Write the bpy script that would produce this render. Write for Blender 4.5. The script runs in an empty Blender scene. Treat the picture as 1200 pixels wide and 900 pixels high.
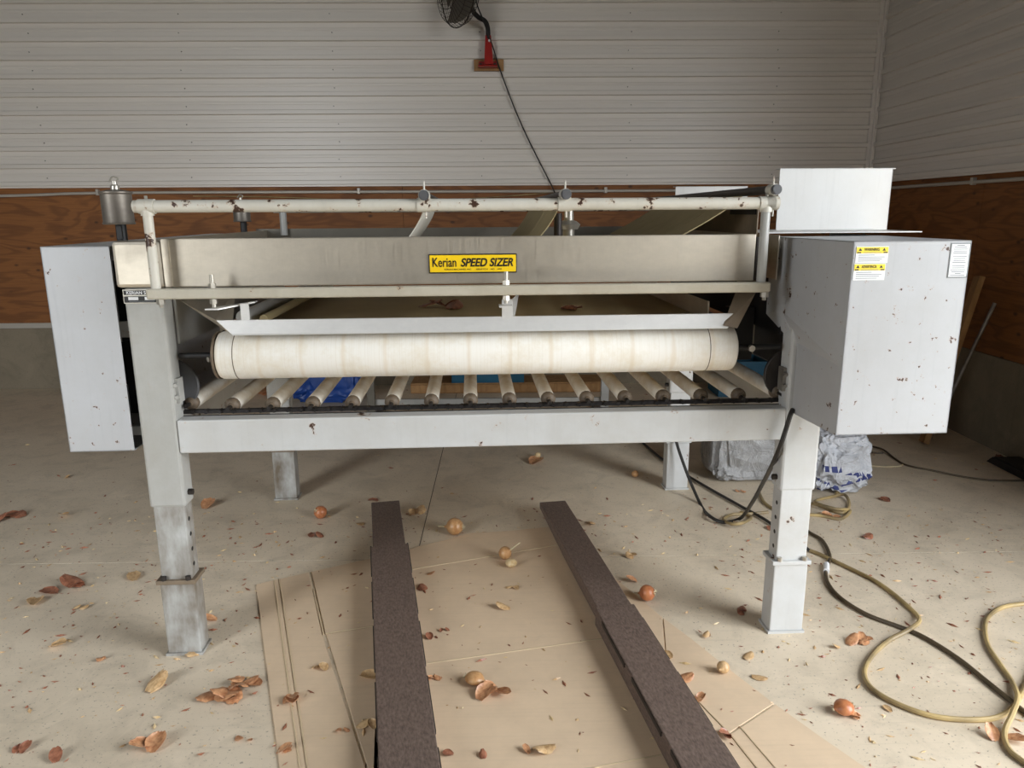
import bpy, bmesh, math, random
from mathutils import Vector, Matrix, noise
R = math.radians
SC = bpy.context.scene
COL = SC.collection

# ------------------------------------------------------------------ camera
PITCH, YAW, ROLL, EYE, FPX = R(13.0), R(0.8), R(-0.35), 1.5, 865.0
fw = Vector((math.sin(YAW) * math.cos(PITCH), math.cos(YAW) * math.cos(PITCH), -math.sin(PITCH)))
r0 = Vector((math.cos(YAW), -math.sin(YAW), 0)); u0 = r0.cross(fw)
cr = r0 * math.cos(ROLL) + u0 * math.sin(ROLL); cu = cr.cross(fw)
cam = bpy.data.cameras.new('camera'); cam.sensor_width = 36; cam.lens = FPX * 36 / 1200
cam.clip_start = 0.02
co = bpy.data.objects.new('camera', cam); COL.objects.link(co)
co.matrix_world = Matrix((cr, cu, -fw)).transposed().to_4x4()
co.location = (0, 0, EYE)
SC.camera = co

# ------------------------------------------------------------------ daylight
SC.view_settings.view_transform = 'Standard'; SC.view_settings.look = 'None'
SC.view_settings.gamma = 1; SC.view_settings.use_curve_mapping = False
SC.view_settings.exposure = 0.0
w = bpy.data.worlds.new('overcast_sky'); SC.world = w; w.use_nodes = True
bg = w.node_tree.nodes['Background']
bg.inputs[0].default_value = (0.91, 0.955, 1.0, 1); bg.inputs[1].default_value = 13.4

DOOR_R = (-0.8, 1.7, 0.0, 3.6)      # big door in the right wall, outside the picture: y0, y1, z0, z1
DOOR_F = (-4.1, -2.7, 0.0, 3.6)     # second door in the wall behind the camera: x0, x1, z0, z1
XR, YB, XL, YF, ZC = 3.157, 6.5, -9.0, -0.9, 4.7

def portal(name, loc, rot, sx, sy):
    l = bpy.data.lights.new(name, 'AREA'); l.shape = 'RECTANGLE'; l.size = sx; l.size_y = sy
    l.cycles.is_portal = True
    o = bpy.data.objects.new(name, l); COL.objects.link(o); o.location = loc; o.rotation_euler = rot
portal('daylight_portal', (XR + 0.12, (DOOR_R[0] + DOOR_R[1]) / 2, DOOR_R[3] / 2), (0, R(90), 0), DOOR_R[3], DOOR_R[1] - DOOR_R[0])
portal('daylight_portal', ((DOOR_F[0] + DOOR_F[1]) / 2, YF - 0.12, DOOR_F[3] / 2), (R(90), 0, 0), DOOR_F[1] - DOOR_F[0], DOOR_F[3])

# ------------------------------------------------------------------ materials
def lin(c):
    return tuple((v / 12.92 if v <= 0.04045 else ((v + 0.055) / 1.055) ** 2.4) for v in (x / 255 for x in c))

class NT:
    def __init__(s, name):
        s.m = bpy.data.materials.new(name); s.m.use_nodes = True
        s.t = s.m.node_tree; s.b = s.t.nodes['Principled BSDF']
    def n(s, kind, **kw):
        x = s.t.nodes.new(kind)
        for k, v in kw.items():
            if k.startswith('i_'):
                x.inputs[k[2:].replace('_', ' ')].default_value = v
            else: setattr(x, k, v)
        return x
    def l(s, a, b): s.t.links.new(a, b)
    def mix(s, fac, a, b):
        x = s.t.nodes.new('ShaderNodeMix'); x.data_type = 'RGBA'
        for sock, v in ((x.inputs[0], fac), (x.inputs[6], a), (x.inputs[7], b)):
            if hasattr(v, 'is_linked'): s.l(v, sock)
            elif isinstance(v, (int, float)): sock.default_value = v
            else: sock.default_value = (*v[:3], 1)
        return x.outputs[2]
    def ramp(s, src, p0, p1, v0=0.0, v1=1.0):
        x = s.n('ShaderNodeMapRange'); x.inputs[1].default_value = p0; x.inputs[2].default_value = p1
        x.inputs[3].default_value = v0; x.inputs[4].default_value = v1
        s.l(src, x.inputs[0]); return x.outputs[0]
    def coords(s, stretch=(1, 1, 1), rot=(0, 0, 0)):
        c = s.n('ShaderNodeTexCoord'); mp = s.n('ShaderNodeMapping')
        mp.inputs['Scale'].default_value = stretch; mp.inputs['Rotation'].default_value = rot
        s.l(c.outputs['Object'], mp.inputs[0]); return mp.outputs[0]
    def noise(s, vec, scale, detail=4, rough=0.6, dist=0.0):
        x = s.n('ShaderNodeTexNoise'); x.inputs['Scale'].default_value = scale
        x.inputs['Detail'].default_value = detail; x.inputs['Roughness'].default_value = rough
        x.inputs['Distortion'].default_value = dist
        s.l(vec, x.inputs['Vector']); return x.outputs['Fac']
    def bump(s, h, strength, dist=0.002):
        x = s.n('ShaderNodeBump'); x.inputs['Strength'].default_value = strength; x.inputs['Distance'].default_value = dist
        s.l(h, x.inputs['Height']); s.l(x.outputs[0], s.b.inputs['Normal'])
    def fin(s, col, rough, metal=0.0):
        if hasattr(col, 'is_linked'): s.l(col, s.b.inputs['Base Color'])
        else: s.b.inputs['Base Color'].default_value = (*col, 1)
        if hasattr(rough, 'is_linked'): s.l(rough, s.b.inputs['Roughness'])
        else: s.b.inputs['Roughness'].default_value = rough
        s.b.inputs['Metallic'].default_value = metal
        return s.m

def plain(name, rgb, rough=0.5, metal=0.0, var=0.25, scale=14, bump=0.0, stretch=(1, 1, 1), dark=None, bscale=60):
    t = NT(name); v = t.coords(stretch); c = lin(rgb)
    d = lin(dark) if dark else tuple(x * (1 - var) for x in c)
    f = t.ramp(t.noise(v, scale), 0.3, 0.7)
    col = t.mix(f, d, c)
    if bump: t.bump(t.noise(v, bscale), bump)
    return t.fin(col, rough, metal)

def painted(name, rgb, rust=0.0, dirt=0.3, rough=0.42, chip=0.70, chipscale=14):
    t = NT(name); v = t.coords(); c = lin(rgb)
    n1 = t.ramp(t.noise(v, 3.0, 6, 0.7), 0.35, 0.75)
    col = t.mix(n1, c, tuple(x * (1 - dirt * k) for x, k in zip(c, (0.8, 0.95, 1.15))))
    vs = t.coords((60, 60, 3))
    col = t.mix(t.ramp(t.noise(vs, 1.0, 3), 0.55, 0.8, 0, 0.25), col, tuple(x * 0.7 for x in c))
    if rust:
        n2 = t.noise(v, chipscale, 5, 0.65)
        m = t.ramp(n2, chip, chip + 0.012)
        edge = t.ramp(n2, chip - 0.03, chip, 0, 0.4)
        col = t.mix(edge, col, lin((176, 138, 100)))
        col = t.mix(m, col, lin((66, 44, 32)))
    t.bump(t.noise(v, 90, 3), 0.12, 0.001)
    return t.fin(col, rough)

def wood(name, a, b, scale=(0.9, 0.9, 4.4), rough=0.7, knots=True, rings=42.0):
    t = NT(name); v = t.coords(scale)
    n1 = t.noise(v, 1.5, 2.5, 0.45, 0.5)
    mu = t.n('ShaderNodeMath', operation='MULTIPLY'); t.l(n1, mu.inputs[0]); mu.inputs[1].default_value = rings
    si = t.n('ShaderNodeMath', operation='SINE'); t.l(mu.outputs[0], si.inputs[0])
    fine = t.noise(t.coords((scale[0] * 4, scale[1] * 4, scale[2] * 22)), 1.2, 4, 0.6)
    col = t.mix(t.ramp(si.outputs[0], 0.0, 1.0, 0, 0.5), lin(a), lin(b))
    col = t.mix(t.ramp(fine, 0.45, 0.75, 0, 0.5), col, lin(b))
    col = t.mix(t.ramp(t.noise(t.coords((0.6, 0.6, 0.9)), 1.0, 3), 0.35, 0.7, 0, 0.35), col, tuple(x * 0.6 for x in lin(b)))
    if knots:
        vv = t.coords((1, 1, 1.7))
        vo = t.n('ShaderNodeTexVoronoi'); vo.inputs['Scale'].default_value = 5.5; t.l(vv, vo.inputs['Vector'])
        col = t.mix(t.ramp(vo.outputs['Distance'], 0.06, 0.15, 0.75, 0.0), col, lin((50, 28, 16)))
    t.bump(fine, 0.15)
    return t.fin(col, rough)

def concrete(name, a, b, speck=0.5, rough=0.75):
    t = NT(name); v = t.coords()
    n1 = t.ramp(t.noise(v, 0.8, 8, 0.66), 0.32, 0.68)
    col = t.mix(n1, lin(b), lin(a))
    n2 = t.noise(v, 5, 8, 0.72, 0.6)
    col = t.mix(t.ramp(n2, 0.48, 0.72, 0, 0.5), col, lin(tuple(x * 0.80 for x in b)))
    col = t.mix(t.ramp(t.noise(v, 2.2, 6, 0.7, 1.2), 0.56, 0.70, 0, 0.40), col, lin(tuple(min(255, x * 1.07) for x in a)))
    n3 = t.noise(v, 95, 3, 0.6)
    col = t.mix(t.ramp(n3, 0.62, 0.70, 0, speck), col, lin(tuple(x * 0.55 for x in b)))
    for rz, sc_ in ((0.5, (2, 34, 1)), (-0.25, (2.4, 44, 1))):
        vs = t.coords(sc_, (0, 0, rz))
        col = t.mix(t.ramp(t.noise(vs, 1.0, 5, 0.65), 0.60, 0.76, 0, 0.32), col, lin(tuple(x * 0.76 for x in b)))
    t.bump(n2, 0.2)
    return t.fin(col, t.ramp(n1, 0, 1, rough - 0.1, rough + 0.1))

def card_mat(name, c):
    t = NT(name); v = t.coords(); c = lin(c)
    col = t.mix(t.ramp(t.noise(v, 2.5, 6, 0.7), 0.35, 0.7), c, tuple(x * 0.84 for x in c))
    vs = t.coords((2, 90, 1), (0, 0, -0.33)); f = t.noise(vs, 1.0, 3, 0.6)
    col = t.mix(t.ramp(f, 0.5, 0.75, 0, 0.22), col, tuple(x * 0.72 for x in c))
    col = t.mix(t.ramp(t.noise(v, 9, 6, 0.75, 0.8), 0.60, 0.72, 0, 0.3), col, tuple(x * 0.78 for x in c))
    t.bump(f, 0.2); return t.fin(col, 0.85)

def crumple_mat(name, c, rough):
    t = NT(name); v = t.coords(); c = lin(c)
    n = t.noise(v, 7, 5, 0.6, 2.0); vo = t.n('ShaderNodeTexVoronoi'); vo.inputs['Scale'].default_value = 9; vo.feature = 'F1'
    t.l(v, vo.inputs['Vector'])
    ad = t.n('ShaderNodeMath', operation='ADD'); t.l(n, ad.inputs[0]); t.l(vo.outputs['Distance'], ad.inputs[1])
    t.bump(ad.outputs[0], 0.9, 0.05); return t.fin(t.mix(t.ramp(n, 0.3, 0.7), c, tuple(x * 0.8 for x in c)), rough)

def steel(name, rgb, rough=0.3, stretch=(60, 1, 1.5), blotch=0.25, metal=0.9):
    t = NT(name); v = t.coords(stretch); c = lin(rgb)
    s1 = t.noise(v, 6, 4)
    big = t.noise(t.coords((3, 1, 5)), 1.2, 5, 0.7)
    col = t.mix(t.ramp(big, 0.35, 0.7), c, tuple(x * (1 - blotch) for x in c))
    r = t.n('ShaderNodeMath', operation='ADD'); t.l(t.ramp(s1, 0.3, 0.7, -0.06, 0.08), r.inputs[0])
    t.l(t.ramp(big, 0.3, 0.7, rough - 0.05, rough + 0.12), r.inputs[1])
    t.bump(s1, 0.05, 0.0006)
    return t.fin(col, r.outputs[0], metal)

MAT = {}
MAT['siding'] = plain('siding_paint', (222, 214, 204), 0.36, 0.0, 0.07, 0.8, stretch=(0.5, 0.5, 6))
MAT['ply'] = wood('plywood', (142, 90, 44), (90, 50, 20))
MAT['ply_side'] = wood('plywood_side', (142, 90, 44), (94, 54, 22))
MAT['cwall'] = concrete('wall_concrete', (138, 126, 106), (116, 105, 86))
MAT['floor'] = concrete('floor_concrete', (232, 216, 192), (214, 198, 173), 0.75, 0.62)
MAT['joint'] = plain('joint_dirt', (92, 80, 66), 0.9)
MAT['white'] = painted('white_paint', (196, 197, 196), 1, 0.22, chip=0.66, chipscale=15)
MAT['guard'] = painted('guard_paint', (176, 177, 179), 1, 0.14, chip=0.655, chipscale=34)
MAT['greypaint'] = painted('grey_paint', (174, 174, 170), 1, 0.3, 0.3, chip=0.72, chipscale=9)
MAT['pipe'] = painted('pipe_paint', (204, 200, 188), 1, 0.25, chip=0.585, chipscale=15)
MAT['bar'] = painted('bar_paint', (188, 182, 166), 1, 0.35, chip=0.68, chipscale=16)
MAT['stainless'] = steel('stainless_sheet', (214, 204, 187), 0.42)
MAT['stainless_lip'] = steel('stainless_lip', (224, 222, 218), 0.45, (1, 1, 40), 0.2, 0.5)
MAT['sheet'] = painted('bare_sheet', (214, 213, 210), 0, 0.12)
MAT['legworn'] = plain('leg_worn_paint', (182, 183, 180), 0.42, 0, 0, 13, 0.1, (1, 1, 0.45), (108, 96, 80))
MAT['grime_shade_plate'] = plain('grimy_shaded_plate', (128, 112, 92), 0.6, 0.1, 0.35, 9)  # grime on the left collars, shade painted into the right wings
MAT['darkpanel'] = plain('dull_panel', (112, 106, 94), 0.5, 0.2, 0.25, 5)
MAT['worn'] = plain('worn_steel', (158, 155, 148), 0.45, 0.5, 0, 7, 0.1, dark=(96, 84, 70))
MAT['darksteel'] = plain('dark_steel', (62, 56, 52), 0.5, 0.4, 0.4, 20, 0.15)
MAT['black'] = plain('black_steel', (34, 32, 31), 0.55, 0.2, 0.35, 25, 0.1)
MAT['chain'] = plain('chain_steel', (58, 54, 52), 0.45, 0.6, 0.5, 60, 0.1)
MAT['zinc'] = plain('zinc_bolt', (196, 190, 178), 0.35, 0.7, 0.2, 30)
MAT['disc'] = plain('disc_rubber', (92, 92, 94), 0.55, 0.1, 0.2, 30)
MAT['tin'] = steel('oiler_tin', (128, 120, 110), 0.48, (1, 1, 1), 0.3, 0.6)
MAT['canvas'] = plain('tan_canvas', (178, 160, 118), 0.85, 0, 0.12, 12, 0.15)
MAT['flap'] = plain('lit_canvas', (214, 208, 194), 0.75, 0, 0.1, 12, 0.1)  # divider canvas again, its brighter lighting put into a paler colour
MAT['cap'] = plain('roller_cap', (112, 96, 78), 0.6, 0, 0.45, 60, 0.2)
MAT['belt'] = plain('belt_rubber', (196, 172, 126), 0.7, 0, 0.15, 5, 0.1)
MAT['yellow'] = plain('sign_yellow', (246, 204, 24), 0.4, 0, 0.04, 5)
MAT['labelyellow'] = plain('label_yellow', (240, 212, 50), 0.45, 0, 0.06, 9)
MAT['ink'] = plain('sign_ink', (24, 20, 18), 0.5, 0, 0.1, 9)
MAT['greyink'] = plain('grey_print', (120, 124, 124), 0.6, 0, 0.1, 9)
MAT['paper'] = plain('label_paper', (236, 236, 236), 0.5, 0, 0.04, 9)
MAT['card'] = card_mat('cardboard', (226, 200, 168))
MAT['cardedge'] = plain('cardboard_crease', (208, 186, 152), 0.85, 0, 0.15, 20, 0.1)
MAT['fork'] = plain('fork_steel', (124, 106, 96), 0.5, 0.0, 0, 150, 0.4, (1, 0.4, 1), (84, 70, 62), 200)
MAT['redpaint'] = plain('red_paint', (168, 36, 30), 0.35, 0, 0.2, 20)
MAT['fanwire'] = plain('fan_wire', (66, 58, 50), 0.4, 0.6, 0.2, 20)
MAT['fanblade'] = plain('fan_blade', (120, 112, 102), 0.4, 0.5, 0.2, 10)
MAT['board'] = wood('rough_board', (176, 134, 86), (138, 100, 60), (4, 4, 0.8), 0.75, False)
MAT['cord_tan'] = plain('tan_cord', (196, 170, 116), 0.5, 0, 0, 5, 0.0, dark=(104, 90, 68))
MAT['cord_dark'] = plain('dark_cord', (92, 78, 58), 0.5, 0, 0.35, 6)
MAT['cable'] = plain('black_cable', (44, 41, 38), 0.5, 0, 0.2, 20)
MAT['bag'] = crumple_mat('silver_sheet', (172, 171, 170), 0.28)
MAT['sack'] = crumple_mat('white_sack', (206, 208, 213), 0.45)
MAT['sackblue'] = plain('sack_print', (52, 62, 116), 0.55, 0, 0.1, 9)
MAT['bluetarp'] = plain('blue_tarp', (24, 66, 140), 0.45, 0, 0.3, 6)
MAT['teal'] = plain('teal_plastic', (26, 92, 120), 0.45, 0, 0.2, 4)
MAT['conduit'] = plain('conduit_grey', (188, 180, 168), 0.4, 0.2, 0.1, 6)
MAT['ceil'] = plain('ceiling_paint', (48, 41, 34), 0.6)
MAT['ground'] = plain('gravel_yard', (104, 100, 86), 0.9)
MAT['root'] = plain('onion_root', (214, 200, 164), 0.8)

def roller_mat():
    t = NT('roller_plastic'); v = t.coords((1, 1, 1)); n = t.ramp(t.noise(v, 9, 5, 0.7), 0.4, 0.75)
    col = t.mix(n, lin((238, 234, 224)), lin((204, 188, 160)))
    return t.fin(col, 0.45)
MAT['roller'] = roller_mat()

def drum_mat():
    t = NT('drum_lagging'); c = t.n('ShaderNodeTexCoord'); sep = t.n('ShaderNodeSeparateXYZ')
    t.l(c.outputs['Object'], sep.inputs[0])
    vs = t.coords((240, 2, 2)); fine = t.noise(vs, 1.0, 3, 0.6)
    md = t.n('ShaderNodeMath', operation='PINGPONG'); t.l(sep.outputs['X'], md.inputs[0]); md.inputs[1].default_value = 0.067
    wob = t.noise(t.coords((14, 14, 14)), 1.0, 3)
    sm = t.n('ShaderNodeMath', operation='ADD'); t.l(md.outputs[0], sm.inputs[0]); t.l(t.ramp(wob, 0.3, 0.7, -0.004, 0.004), sm.inputs[1])
    ring = t.ramp(sm.outputs[0], 0.002, 0.011, 0.26, 0.0)
    col = t.mix(t.ramp(fine, 0.5, 0.75, 0, 0.3), lin((238, 234, 225)), lin((204, 188, 158)))
    col = t.mix(ring, col, lin((206, 178, 132)))
    blot = t.ramp(t.noise(t.coords((6, 6, 6)), 1.0, 6, 0.75), 0.45, 0.72, 0, 0.6)
    col = t.mix(blot, col, lin((212, 196, 164)))
    t.bump(fine, 0.25)
    return t.fin(col, 0.6)
MAT['drum'] = drum_mat()

def skin_mat(name, a, b):
    t = NT(name); v = t.coords((1, 1, 0.25)); n = t.noise(v, 70, 4, 0.6, 0.5)
    col = t.mix(t.ramp(n, 0.3, 0.7), lin(a), lin(b))
    return t.fin(col, 0.35)
MAT['onion_tan'] = skin_mat('onion_skin_tan', (206, 164, 116), (176, 126, 80))
MAT['onion_orange'] = skin_mat('onion_skin_orange', (200, 132, 88), (164, 96, 60))
MAT['onion_pale'] = skin_mat('onion_skin_pale', (230, 210, 170), (204, 170, 118))
MAT['husk_a'] = skin_mat('husk_orange', (222, 170, 126), (164, 108, 72))
MAT['husk_b'] = skin_mat('husk_tan', (224, 192, 146), (176, 136, 92))
MAT['husk_c'] = skin_mat('husk_red', (180, 122, 94), (116, 70, 52))

# ------------------------------------------------------------------ geometry helpers
class B:
    def __init__(s): s.bm = bmesh.new()
    def box(s, x0, x1, y0, y1, z0, z1, rot=None, about=None):
        m = Matrix.LocRotScale(Vector(((x0 + x1) / 2, (y0 + y1) / 2, (z0 + z1) / 2)), None, Vector((abs(x1 - x0), abs(y1 - y0), abs(z1 - z0))))
        if rot is not None:
            a = Matrix.Translation(about); m = a @ rot @ a.inverted() @ m
        bmesh.ops.create_cube(s.bm, size=1, matrix=m); return s
    def cyl(s, p, q, r, n=16, r2=None, cap=True):
        p, q = Vector(p), Vector(q); d = q - p
        m = Matrix.Translation((p + q) / 2) @ d.to_track_quat('Z', 'Y').to_matrix().to_4x4()
        bmesh.ops.create_cone(s.bm, cap_ends=cap, segments=n, radius1=r, radius2=r if r2 is None else r2, depth=d.length, matrix=m); return s
    def lathe(s, prof, c, n=24, axis='Z'):
        c = Vector(c); rings = []
        for r, h in prof:
            ring = []
            for i in range(n):
                a = 2 * math.pi * i / n; x, y = r * math.cos(a), r * math.sin(a)
                ring.append(s.bm.verts.new(c + (Vector((x, y, h)) if axis == 'Z' else Vector((x, h, y)) if axis == 'Y' else Vector((h, x, y)))))
            rings.append(ring)
        for a, b in zip(rings, rings[1:]):
            for i in range(n): s.bm.faces.new((a[i], a[(i + 1) % n], b[(i + 1) % n], b[i]))
        s.bm.faces.new(rings[0]); s.bm.faces.new(rings[-1]); return s
    def tube(s, pts, r, n=8, closed=False):
        pts = [Vector(p) for p in pts]; N = len(pts); rings = []
        up = Vector((0, 0, 1)); prev = None
        for i, p in enumerate(pts):
            t = (pts[(i + 1) % N] - pts[i - 1]) if closed else (pts[min(i + 1, N - 1)] - pts[max(i - 1, 0)])
            t.normalize()
            if prev is None: a = t.cross(up if abs(t.z) < 0.9 else Vector((1, 0, 0))).normalized()
            else: a = (prev - t * prev.dot(t)).normalized()
            prev = a; b = t.cross(a)
            rr = r[i] if isinstance(r, (list, tuple)) else r
            rings.append([s.bm.verts.new(p + (a * math.cos(k * 2 * math.pi / n) + b * math.sin(k * 2 * math.pi / n)) * rr) for k in range(n)])
        pairs = list(zip(rings, rings[1:])) + ([(rings[-1], rings[0])] if closed else [])
        for a, b in pairs:
            for k in range(n): s.bm.faces.new((a[k], a[(k + 1) % n], b[(k + 1) % n], b[k]))
        if not closed: s.bm.faces.new(rings[0]); s.bm.faces.new(rings[-1])
        return s
    def prism(s, poly, d):
        """poly: list of 3-D points (a planar outline), extruded by vector d"""
        d = Vector(d); a = [s.bm.verts.new(Vector(p)) for p in poly]; b = [s.bm.verts.new(Vector(p) + d) for p in poly]
        s.bm.faces.new(a); s.bm.faces.new(list(reversed(b)))
        for i in range(len(a)): j = (i + 1) % len(a); s.bm.faces.new((a[i], b[i], b[j], a[j]))
        return s
    def quadsheet(s, grid, th):
        """grid of points -> thin sheet of thickness th along its normals"""
        nr, nc = len(grid), len(grid[0]); V = [[Vector(p) for p in row] for row in grid]
        def nrm(i, j):
            a = V[min(i + 1, nr - 1)][j] - V[max(i - 1, 0)][j]; b = V[i][min(j + 1, nc - 1)] - V[i][max(j - 1, 0)]
            n = a.cross(b); return n.normalized() if n.length > 1e-12 else Vector((0, 0, 1))
        top = [[s.bm.verts.new(V[i][j] + nrm(i, j) * th / 2) for j in range(nc)] for i in range(nr)]
        bot = [[s.bm.verts.new(V[i][j] - nrm(i, j) * th / 2) for j in range(nc)] for i in range(nr)]
        for i in range(nr - 1):
            for j in range(nc - 1):
                s.bm.faces.new((top[i][j], top[i + 1][j], top[i + 1][j + 1], top[i][j + 1]))
                s.bm.faces.new((bot[i][j], bot[i][j + 1], bot[i + 1][j + 1], bot[i + 1][j]))
        for i in range(nr - 1):
            for j in (0, nc - 1): s.bm.faces.new((top[i][j], bot[i][j], bot[i + 1][j], top[i + 1][j]))
        for j in range(nc - 1):
            for i in (0, nr - 1): s.bm.faces.new((top[i][j], top[i][j + 1], bot[i][j + 1], bot[i][j]))
        return s
    def mesh(s, name, mat, smooth=False):
        bmesh.ops.recalc_face_normals(s.bm, faces=s.bm.faces)
        me = bpy.data.meshes.new(name); s.bm.to_mesh(me); s.bm.free()
        me.materials.append(MAT[mat] if isinstance(mat, str) else mat)
        if smooth:
            for p in me.polygons: p.use_smooth = True
            try: me.set_sharp_from_angle(angle=R(38))
            except Exception: pass
        return me
    def build(s, name, mat, parent=None, smooth=False, bevel=0.0, label=None):
        return link(name, s.mesh(name, mat, smooth), parent, bevel, label)

def link(name, me, parent=None, bevel=0.0, label=None, loc=None, rot=None):
    o = bpy.data.objects.new(name, me); COL.objects.link(o); o.parent = parent
    if bevel:
        b = o.modifiers.new('bevel', 'BEVEL'); b.width = bevel; b.segments = 2; b.limit_method = 'ANGLE'; b.angle_limit = R(40)
    if label: o['label'] = label
    if loc: o.location = loc
    if rot: o.rotation_euler = rot
    return o

def tag(o, label, cat, group=None):
    o['label'] = label; o['category'] = cat
    if group: o['group'] = group
    return o
def struct(o, label=None):
    o['kind'] = 'structure'
    if label: o['label'] = label
    return o
def empty(name, loc=(0, 0, 0), rz=0.0):
    o = bpy.data.objects.new(name, None); COL.objects.link(o); o.location = loc; o.rotation_euler = (0, 0, rz); o.empty_display_size = 0.1
    return o
def smooth_path(pts, k=6):
    P = [Vector(p) for p in pts]; out = []
    for i in range(len(P) - 1):
        a, b, c, d = P[max(i - 1, 0)], P[i], P[i + 1], P[min(i + 2, len(P) - 1)]
        for j in range(k):
            t = j / k
            out.append(0.5 * ((2 * b) + (c - a) * t + (2 * a - 5 * b + 4 * c - d) * t * t + (3 * b - a - 3 * c + d) * t ** 3))
    out.append(P[-1]); return out
def fl(px, py, z=0.0):
    """point of the floor (height z) that the survey of the photograph gives"""
    d = fw + cr * ((px - 600) / FPX) - cu * ((py - 450) / FPX)
    t = (z - EYE) / d.z
    return Vector((d.x * t, d.y * t, z))
def text_mesh(name, body, mat, x0, x1, z0, z1, y, shear=0.0, bold=0.0):
    """flat lettering filling the rectangle x0..x1, z0..z1 in the plane y, reading from -y"""
    cv = bpy.data.curves.new(name, 'FONT'); cv.body = body; cv.shear = shear; cv.offset = bold; cv.size = 1
    o = bpy.data.objects.new(name, cv); COL.objects.link(o)
    dg = bpy.context.evaluated_depsgraph_get(); dg.update()
    me = bpy.data.meshes.new_from_object(o.evaluated_get(dg)); me.name = name
    bpy.data.objects.remove(o); bpy.data.curves.remove(cv)
    xs = [v.co.x for v in me.vertices]; ys = [v.co.y for v in me.vertices]
    a0, a1, b0, b1 = min(xs), max(xs), min(ys), max(ys)
    for v in me.vertices:
        v.co = (x0 + (v.co.x - a0) / (a1 - a0) * (x1 - x0), y, z0 + (v.co.y - b0) / (b1 - b0) * (z1 - z0))
    me.materials.clear(); me.materials.append(MAT[mat])
    return me

# ------------------------------------------------------------------ the building
JX, JY, G = -0.39, 3.04, 0.0022
fl_o = struct(B().box(XL - 0.2, XR + 0.2, YF - 0.2, YB + 0.2, -0.2, -0.0016).build('floor', 'joint'), 'tan concrete floor with saw-cut joints')
for x0, x1 in ((XL, -4.6), (-4.6, JX), (JX, XR)):
    for y0, y1 in ((YF, 0.2), (0.2, JY), (JY, YB)):
        B().box(x0 + (G if x0 > XL else 0), x1 - (G if x1 < XR else 0), y0 + (G if y0 > YF else 0), y1 - (G if y1 < YB else 0), -0.0016, 0.0).build('slab', 'floor', fl_o)
struct(B().box(XL - 25, XR + 25, YF - 25, YB + 6, -0.4, -0.21).build('ground_outside', 'ground'), 'gravel yard outside the doors')
struct(B().box(XL - 0.2, XR + 0.2, YF - 0.2, YB + 0.2, ZC, ZC + 0.1).build('ceiling', 'ceil'))

ZP, ZS = 0.588, 1.745        # top of the concrete, bottom of the siding
wb = struct(B().box(XL, XR + 0.2, YB + 0.03, YB + 0.2, -0.1, ZC).build('wall_back', 'cwall'), 'back wall of concrete, plywood and ribbed metal siding')
B().box(XL, XR, YB - 0.015, YB + 0.03, 0, ZP - 0.045).build('concrete_base', 'cwall', wb, bevel=0.004)
B().box(XL, XR, YB - 0.003, YB + 0.03, ZP - 0.045, ZP).build('sill_plate', 'conduit', wb)
x = XR
while x > XL:
    x2 = max(XL, x - 2.44 if x < XR else x - 1.55)
    B().box(x2 + 0.0015, x - 0.0015, YB + 0.012, YB + 0.03, ZP, ZS + 0.06).build('plywood_sheet', 'ply', wb)
    x = x2
def siding(along0, along1, place, parent):
    """ribbed sheets, six ribs each; place(a, out, z) -> point"""
    PITCH_, RB, RT, H = 0.1408, 0.050, 0.030, 0.024
    z = ZS; k = 0
    while z < ZC - 0.05:
        zt = min(ZC, z + 6 * PITCH_)
        prof = []
        zz = z
        for r in range(6):
            if zz + PITCH_ > ZC + 0.001: break
            prof += [(0.0, zz), (H, zz + (RB - RT) / 2 - 0.004), (H, zz + (RB + RT) / 2 - 0.004), (0.0, zz + RB - 0.008),
                     (0.0, zz + 0.080), (0.0025, zz + 0.084), (0.0025, zz + 0.100), (0.0, zz + 0.104)]
            zz += PITCH_
        prof.append((0.0, zz))
        b = B(); rows = [[b.bm.verts.new(place(a, o, q)) for o, q in prof] for a in (along0, along1)]
        back = [[b.bm.verts.new(place(a, -0.012, q)) for q in (z, zz)] for a in (along0, along1)]
        for i in range(len(prof) - 1):
            b.bm.faces.new((rows[0][i], rows[1][i], rows[1][i + 1], rows[0][i + 1]))
        b.bm.faces.new((rows[0][0], back[0][0], back[1][0], rows[1][0]))
        b.bm.faces.new((rows[0][-1], rows[1][-1], back[1][1], back[0][1]))
        b.build('siding_sheet', 'siding', parent)
        z = zz; k += 1
        if len(prof) < 9: break
siding(XL, XR, lambda a, o, z: Vector((a, YB - 0.004 - o, z)), wb)
B().box(XL, XR, YB - 0.012, YB + 0.012, ZS - 0.012, ZS + 0.004).build('drip_trim', 'siding', wb)
sc = B()
for i in range(9):
    for k in range(11):
        xx = 2.3 - i * 1.22 + random.Random(i * 50 + k).uniform(-0.02, 0.02); zz = ZS + 0.068 + k * 0.1408
        sc.cyl((xx, YB - 0.002, zz), (xx, YB - 0.011, zz), 0.0045, 6)
o = sc.build('siding_screws', 'worn', wb); o['kind'] = 'stuff'

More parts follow.
